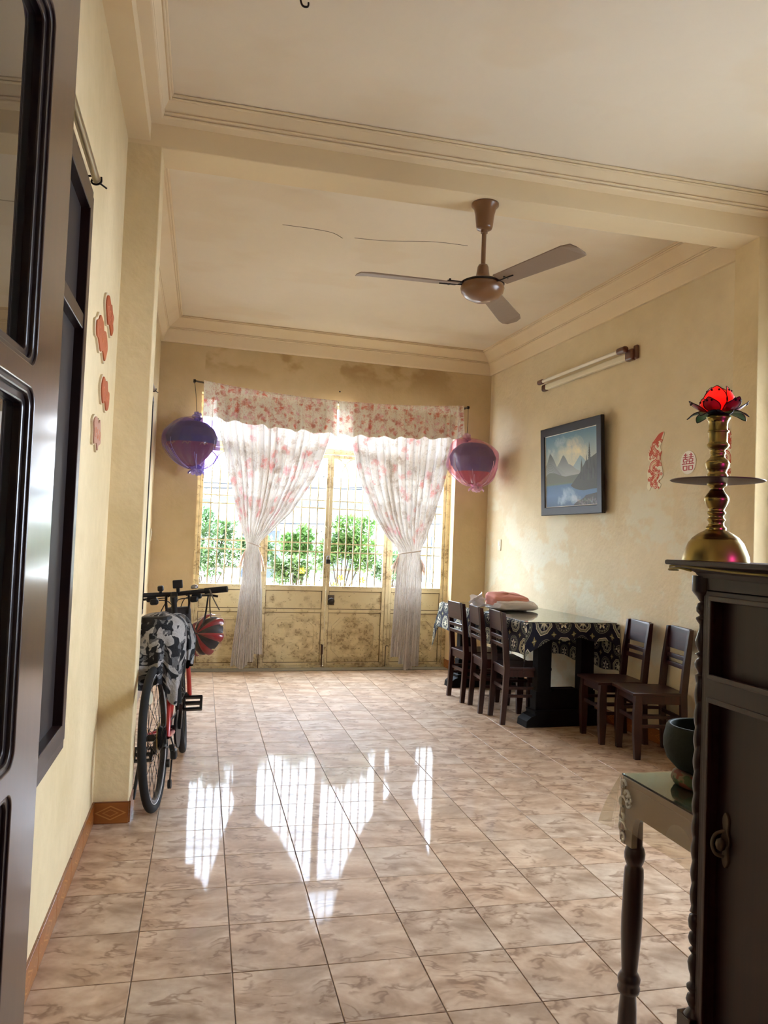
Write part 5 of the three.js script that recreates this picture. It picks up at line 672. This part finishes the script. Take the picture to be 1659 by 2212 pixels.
  obj('derailleur', [beam(V(0.085, R - 0.03, 0.02), V(0.1, R - 0.1, 0.035), 0.022, 0.03, 0.005), rbox(0.03, 0.045, 0.05, 0.008, 0.098, R - 0.075, 0.03), beam(V(0.088, R - 0.1, 0.03), V(0.068, R - 0.235, -0.02), 0.007, 0.02, 0.002), bar(V(0.06, R - 0.235, -0.02), V(0.076, R - 0.235, -0.02), 0.022, 0.022, 16), bar(V(0.06, R - 0.12, 0.025), V(0.076, R - 0.12, 0.025), 0.02, 0.02, 16), tube([V(0.08, R, 0.0), V(0.105, R - 0.04, 0.07), V(0.1, R - 0.07, 0.04)], 0.004, 12, 6)], M.black, t);
  obj('kickstand', beam(V(-0.07, 0.31, -0.1), V(-0.1, 0.06, 0.02), 0.016, 0.02, 0.004), M.black, t);
  obj('brake', [rbox(0.07, 0.05, 0.03, 0.01, 0, 0.71, -0.19), beam(V(0.035, 0.66, -0.15), V(0.03, 0.74, -0.18), 0.012, 0.012), beam(V(-0.035, 0.66, -0.15), V(-0.03, 0.74, -0.18), 0.012, 0.012)], M.black, t);
  obj('seat_post', bar(V(0, 0.76, -0.265), V(0, 0.88, -0.225), 0.0135), M.black, t);
  { const s = new THREE.Shape(); s.moveTo(0, 0.14); s.bezierCurveTo(0.03, 0.14, 0.02, 0.02, 0.05, -0.06); s.bezierCurveTo(0.09, -0.12, 0.06, -0.15, 0, -0.145); s.bezierCurveTo(-0.06, -0.15, -0.09, -0.12, -0.05, -0.06); s.bezierCurveTo(-0.02, 0.02, -0.03, 0.14, 0, 0.14); obj('saddle', extr(s, 0.035, 0.014).rotateX(-Math.PI / 2).translate(0, 0.885, -0.22), M.black, t); }
  obj('stem', st([bar(headTop, V(0, 0.985, -0.725), 0.017), beam(V(0, 0.96, -0.735), V(0, 0.995, -0.79), 0.042, 0.05, 0.012)]), M.black, t);
  const hb = (x) => V(x, 0.995 + 0.012 * Math.abs(x) / 0.3, -0.80 + 0.05 * (x / 0.3) ** 2);
  obj('handlebar', st(tube([-0.3, -0.15, -0.06, 0, 0.06, 0.15, 0.3].map(hb), 0.0135, 40, 10)), M.black, t);
  for (const s of [-1, 1]) { obj('grip', st(bar(hb(s * 0.18), hb(s * 0.312), 0.0185, 0.0185, 14)), M.rubber, t); obj('brake_lever', st([rbox(0.06, 0.03, 0.04, 0.01, s * 0.13, 0.972, -0.815, 2), tube([V(s * 0.12, 0.975, -0.83), V(s * 0.16, 0.972, -0.865), V(s * 0.22, 0.968, -0.86), V(s * 0.255, 0.96, -0.85)], 0.007, 16, 6), rbox(0.05, 0.036, 0.05, 0.014, s * 0.115, 0.958, -0.79, 2)]), M.black, t); }
  obj('bell', st(lathe([[0, 0], [0.02, 0], [0.022, 0.008], [0.018, 0.018], [0.006, 0.023], [0, 0.023]], 24).translate(0.12, 1.022, -0.785)), M.steel, t);
  obj('phone_holder', st([rbox(0.058, 0.05, 0.016, 0.006, 0.025, 1.055, -0.775, 2), rbox(0.02, 0.04, 0.02, 0.004, 0.025, 1.025, -0.785)]), M.black, t); obj('bar_lamp', st([rbox(0.034, 0.032, 0.06, 0.008, -0.075, 1.035, -0.8, 2), rbox(0.016, 0.02, 0.02, 0.003, -0.075, 1.015, -0.79)]), M.black, t);
  const cable = (pts) => tube(pts, 0.0032, 30, 6); obj('cables', st([cable([V(-0.12, 0.97, -0.82), V(-0.05, 0.965, -0.88), V(-0.09, 0.88, -0.9), V(-0.12, 0.78, -0.82), V(-0.03, 0.7, -0.8)]), cable([V(0.12, 0.97, -0.82), V(0.06, 0.96, -0.87), V(0.03, 0.9, -0.88), V(0.02, 0.8, -0.85)]), cable([V(0.1, 0.965, -0.8), V(0.02, 0.955, -0.86), V(-0.03, 0.9, -0.87), V(-0.025, 0.75, -0.83)]), cable([V(-0.13, 0.965, -0.8), V(-0.04, 0.95, -0.86), V(0.0, 0.88, -0.87), V(0.01, 0.78, -0.84)])]), M.black, t);
  obj('front_bag', st([rbox(0.15, 0.16, 0.09, 0.02, 0.015, 0.83, -0.885, 3), tube([V(0.075, 0.87, -0.84), V(0.085, 0.94, -0.83), V(0.08, 1.0, -0.79), V(0.07, 0.985, -0.8)], 0.008, 16, 6), tube([V(-0.045, 0.87, -0.84), V(-0.05, 0.94, -0.83), V(-0.04, 0.995, -0.79), V(-0.03, 0.985, -0.8)], 0.008, 16, 6)]), mat(0x2a2524, 0.75), t);
  partNames(t);
  // camouflage jacket thrown over the saddle
  const j = thing('jacket', 'black, grey and white camouflage jacket draped over the bicycle saddle', 'jacket', [-0.042, 0.945, -1.68]), rr = rng(3), ph = [...Array(10)].map(() => rr() * 6.28);
  j.rotation.y = -0.1;
  const drop = (a) => 0.27 + 0.06 * Math.cos(a - 2.6) + 0.05 * Math.sin(a * 2 + 0.6) + 0.05 * Math.max(0, Math.cos((a - 2.75) * 3)) + 0.025 * Math.sin(a * 5 + ph[0]);
  const cl = grid(140, 60, (u, v) => {
    const a = u * 6.2832, cap = 0.32, q = v < cap ? v / cap : 1, w = v < cap ? 0 : (v - cap) / (1 - cap), ex = 0.128 + 0.01 * Math.sin(a * 2 + 1), ez = 0.16;
    const fold = 1 + w * (0.13 * Math.sin(a * 9 + ph[1] + w * 1.2) + 0.07 * Math.sin(a * 17 + ph[2]) - 0.02) + 0.03 * Math.sin(a * 4 + q * 5 + ph[3]) * q, ss = Math.sin(q * Math.PI / 2);
    const y = v < cap ? -0.085 * (1 - Math.cos(q * Math.PI / 2)) + 0.006 * Math.sin(a * 6 + q * 7) * q : -0.085 - w * drop(a);
    return V(Math.cos(a) * ex * ss * fold * (1 - 0.12 * w * w) + w * (Math.cos(a) < -0.4 ? -0.012 : 0), y, Math.sin(a) * ez * ss * fold * (1 - 0.1 * w)); });
  { const p = cl.attributes.position, uu = cl.attributes.uv; for (let i = 0; i < p.count; i++) uu.setXY(i, uu.getX(i) * 0.86 / 0.3, uu.getY(i) * 0.42 / 0.3); }
  obj('cloth', cl, mat(0xffffff, 0.85, { map: T.camo, bumpMap: T.bumpFine, bumpScale: 0.004, sheen: 0.2 }), j, { keepUV: true });
  obj('sleeve', grid(40, 30, (u, v) => { const a = u * 6.2832, c = [V(-0.05, -0.08, -0.1), V(0.07, -0.05, -0.17), V(0.12, -0.13, -0.16), V(0.125, -0.28, -0.1)], k = curve(c).getPoint(v), r = 0.04 * (1 + 0.2 * Math.sin(a * 5 + v * 9)) * (1 - 0.2 * v); return V(k.x + Math.cos(a) * r, k.y + Math.sin(a * 1) * r * 0.8, k.z + Math.sin(a) * r); }), mat(0xffffff, 0.85, { map: T.camo }), j, { keepUV: true });
  // helmet hung from the grip
  const h = thing('bicycle_helmet', 'red and black cycling helmet in clear plastic hanging from the right handlebar grip', 'helmet', [0.205, 0.755, -2.25]); h.scale.setScalar(1.12);
  h.quaternion.setFromUnitVectors(V(0, -1, 0), V(-0.68, 0.22, 0.7).normalize());
  const shell = (a0, a1, k, rr2) => grid(10, 18, (u, v) => { const a = lerp(a0, a1, u), b = lerp(0.05, 1.5, v), bulge = 1 + 0.07 * Math.sin(u * Math.PI) * k; return V(Math.cos(a) * Math.sin(b) * 0.1 * rr2 * bulge, -Math.cos(b) * 0.085 * rr2 * bulge, Math.sin(a) * Math.sin(b) * 0.12 * rr2 * bulge); });
  for (let i = 0; i < 14; i++) obj('shell_rib', shell(i / 14 * 6.283, (i + 0.92) / 14 * 6.283, i % 2 ? 1 : 0.2, i % 2 ? 1 : 0.93), i % 2 ? mat(0x8c1a20, 0.35, { clearcoat: 0.6 }) : M.black, h, { keepUV: true });
  obj('lining', shell(0, 6.2832, 0, 0.86), M.black, h, { keepUV: true });
  obj('plastic_wrap', grid(60, 24, (u, v) => { const a = u * 6.2832, b = lerp(0.02, 1.62, v), k = 1.05 + 0.04 * Math.sin(a * 11 + b * 3) + 0.03 * Math.sin(a * 23); return V(Math.cos(a) * Math.sin(b) * 0.1 * k, -Math.cos(b) * 0.085 * k, Math.sin(a) * Math.sin(b) * 0.12 * k); }), mat(0xf8f2f2, 0.1, { transmission: 0.96, thickness: 0, ior: 1.4 }), h, { keepUV: true });
  const inv = (x, y, z) => { h.updateMatrix(); return V(x, y, z).applyMatrix4(h.matrix.clone().invert()); };
  const str = (pts) => { const c = curve(pts.map((p) => inv(...p))), g = grid(2, 24, (u, v) => { const p = c.getPoint(v), n = c.getTangent(v).cross(V(0, 0, 1)).normalize(); return p.addScaledVector(n, (u - 0.5) * 0.014); }); return g; };
  const sm = mat(0x4c4030, 0.8); obj('strap', str([[0.17, 0.8, -2.19], [0.185, 0.9, -2.2], [0.195, 1.0, -2.21]]), M.black, h); obj('strap', str([[0.215, 0.86, -2.19], [0.205, 0.95, -2.19], [0.205, 1.028, -2.19]]), sm, h); obj('strap', str([[0.2, 1.035, -2.19], [0.225, 0.98, -2.17], [0.262, 0.915, -2.165]]), sm, h);
  partNames(h);
}

// ---------------------------------------------------------------- balcony, plants and houses outside
{
  const bal = structure('balcony', [box(4.6, 0.16, 2.4, 1.3, -0.1, -1.48), box(4.6, 0.5, 0.12, 1.3, 0.2, -2.62)], mat(0xb8b0a4, 0.8)); bal.position.set(F0[0], 0, F0[1]); bal.rotation.y = TH;
  const rl = structureGroup('balcony_railing', Fa(0, 0, -2.62), TH); obj('top_rail', bar(V(-1, 0.95, 0), V(3.6, 0.95, 0), 0.025), M.oldSteel, rl); for (let i = 0; i < 24; i++) obj('baluster', bar(V(-0.9 + i * 0.195, 0.42, 0), V(-0.9 + i * 0.195, 0.95, 0), 0.009, 0.009, 6), M.oldSteel, rl); partNames(rl);
  const leafMat = (c) => mat(new THREE.Color(c).multiplyScalar(0.62), 0.6, { transmission: 0.3, thickness: 0 });
  const leafGeo = (n, spread, size, seed, long = 2.2) => {
    const r = rng(seed), P = [];
    for (let i = 0; i < n; i++) {
      const b = spread(r), a = r() * 6.283, tilt = (r() - 0.25) * 1.4, s = size * (0.75 + r() * 0.9), d = V(Math.cos(a) * Math.cos(tilt), Math.sin(tilt), Math.sin(a) * Math.cos(tilt)), w = new THREE.Vector3().crossVectors(d, V(0, 1, 0)).normalize(), dn = new THREE.Vector3().crossVectors(w, d), q = (k, m, e) => b.clone().addScaledVector(d, s * long * k).addScaledVector(w, s * m).addScaledVector(dn, s * e).toArray();
      const o = q(0, 0, 0), l = q(0.45, 0.42, 0.1), rr = q(0.45, -0.42, 0.1), m = q(0.5, 0, -0.05), e = q(1, 0, -0.25); P.push(...o, ...m, ...l, ...o, ...rr, ...m, ...l, ...m, ...e, ...m, ...rr, ...e);
    }
    const g = new THREE.BufferGeometry(); g.setAttribute('position', new THREE.Float32BufferAttribute(P, 3)); g.computeVertexNormals(); return g;
  };
  const pot = mat(0x8a5a40, 0.8), bark = mat(0x4a3c2c, 0.9);
  const shrub = (name, label, x, z, h, w, y0, n, size, col, seed, flowers) => {
    const t = thing(name, label, 'plant', Fa(x, 0, z), TH), top = 0.46;
    obj('pot', lathe([[0, 0], [0.1, 0], [0.14, 0.24], [0.15, 0.25], [0.15, 0.28], [0.13, 0.28], [0.12, 0.24], [0, 0.24]], 20).translate(0, -0.02, 0), pot, t);
    const rr = rng(seed + 5), tips = [...Array(9)].map(() => V((rr() - 0.5) * w * 1.5, lerp(y0, h, 0.35 + 0.6 * rr()), (rr() - 0.5) * w));
    obj('stem', tips.map((p, i) => tube([V(0, 0.2, 0), V(p.x * 0.3, lerp(0.2, p.y, 0.5), p.z * 0.3), p], 0.007, 10, 5)), bark, t);
    obj('foliage', leafGeo(n, (r) => { const c = tips[Math.floor(r() * 9)], a = r() * 6.283, b = Math.acos(2 * r() - 1), q = Math.cbrt(r()) * w * 0.42; const p = V(c.x + q * Math.sin(b) * Math.cos(a), c.y + q * Math.cos(b) * 1.1, c.z + q * Math.sin(b) * Math.sin(a)); p.y = clamp(p.y, y0, h); return p; }, size, seed), leafMat(col), t).userData.kind = 'stuff';
    if (flowers) { const f = rng(seed + 9); for (let i = 0; i < flowers[1]; i++) { const x1 = (f() - 0.5) * w * 1.6, y1 = lerp(y0, Math.min(h, y0 + 0.4), f()), z1 = w * 0.4 * f() + 0.08, g = []; for (let k = 0; k < 6; k++) { const a = k / 6 * 6.283; g.push(new THREE.SphereGeometry(0.5, 8, 5).scale(0.05, 0.012, 0.026).rotateZ(0.5).translate(0.03, 0, 0).rotateY(a).rotateX(0.9).scale(flowers[2], flowers[2], flowers[2]).translate(x1, y1, z1)); } obj('flower', g, mat(flowers[0], 0.6), t); } }
    partNames(t);
  };
  shrub('flowering_shrub', 'leafy shrub with white flowers behind the left side of the barred door', 0.2, -1.5, 1.5, 0.38, 0.75, 3200, 0.03, 0x74995e, 1, [0xf4f4f0, 12, 0.7]);
  shrub('tall_shrub', 'tall slender light green shrub outside at the far left of the door', 0.12, -2.2, 1.95, 0.26, 0.9, 2200, 0.028, 0x86ad78, 2);
  shrub('flowering_shrub', 'small yellow flowering plant outside, left of the padlock', 1.2, -1.3, 1.12, 0.24, 0.72, 1100, 0.032, 0x7c9c5a, 3, [0xe8b820, 4, 1]);
  shrub('shrub', 'green shrub outside just right of the left curtain', 0.78, -1.5, 1.32, 0.3, 0.75, 1700, 0.03, 0x80a865, 4);
  shrub('bushy_shrub', 'large bright green bush outside behind the right middle door leaf', 1.85, -1.6, 1.62, 0.42, 0.72, 4200, 0.034, 0x86b05e, 5, [0xe8b820, 5, 1]);
  shrub('bushy_shrub', 'bright green bush outside at the centre, behind the padlock stile', 1.45, -2.1, 1.5, 0.32, 0.75, 2400, 0.034, 0x88b45e, 6);
  shrub('shrub', 'thin green plant outside behind the right curtain', 2.45, -1.5, 1.25, 0.3, 0.75, 1300, 0.03, 0x86ad78, 7);
  shrub('shrub', 'sparse twiggy plant outside at the far right of the door', 2.72, -2.0, 1.4, 0.24, 0.8, 260, 0.026, 0x7e9668, 8);
  // houses across the street
  const ground = structure('street', box(70, 0.2, 80, 2, -4.1, -6), mat(0x8c8a86, 0.9)); 
  const house = (label, x0, x1, z, y1, wallC, rows, cols) => {
    const t = thing('house', label, 'building', [(x0 + x1) / 2, -4, z]), w = x1 - x0, win = mat(0x16222e, 0.2), H = y1 + 4;
    obj('wall', box(w, H, 5, 0, H / 2, -2.5), mat(wallC, 0.85), t); obj('eave', box(w + 0.2, 0.14, 0.7, 0, 6.33, 0.3), mat(0x2c4050, 0.7), t);
    for (let r = 0; r < rows; r++) for (let c = 0; c < cols; c++) { const x = -w / 2 + (c + 0.5) * w / cols, y = 4.9 + r * 2.9, g = sub('window', t); obj('window_frame', [box(1.1, 0.08, 0.12, x, y + 0.7, 0.02), box(1.1, 0.08, 0.12, x, y - 0.7, 0.02), box(0.08, 1.4, 0.12, x - 0.55, y, 0.02), box(0.08, 1.4, 0.12, x + 0.55, y, 0.02), box(0.06, 1.4, 0.1, x, y, 0.02)], M.white, g); obj('pane', box(1.05, 1.35, 0.04, x, y, 0.0), win, g); }
    partNames(t); return t;
  };
  house('white house with a blue-grey eave across the street, behind the door centre', 0.6, 7.2, -19, 5.2, 0xe8e6e0, 2, 3);
  house('pale house with a dark eave across the street, at the left of the door', -6.5, 0.2, -21, 5.6, 0xe4e0d8, 2, 3);
  house('cream house across the street, at the right of the door', 7.6, 13, -20, 5.0, 0xe6dcc8, 2, 2);
  [[2.05, 3.2], [2.5, 2.75], [1.6, 2.2]].forEach(([a, b], i) => { const c = obj('power_cable', tube([V(-8, a, -13), V(2, (a + b) / 2 - 0.25, -13 + i * 0.3), V(12, b, -13)], 0.02, 40, 5), M.black); tag(c, ['highest of the black power cables crossing the street outside', 'middle black power cable crossing the street outside', 'lowest black power cable crossing the street outside'][i], 'cable', 'power cables across the street'); });
}
renderer.render(scene, camera);
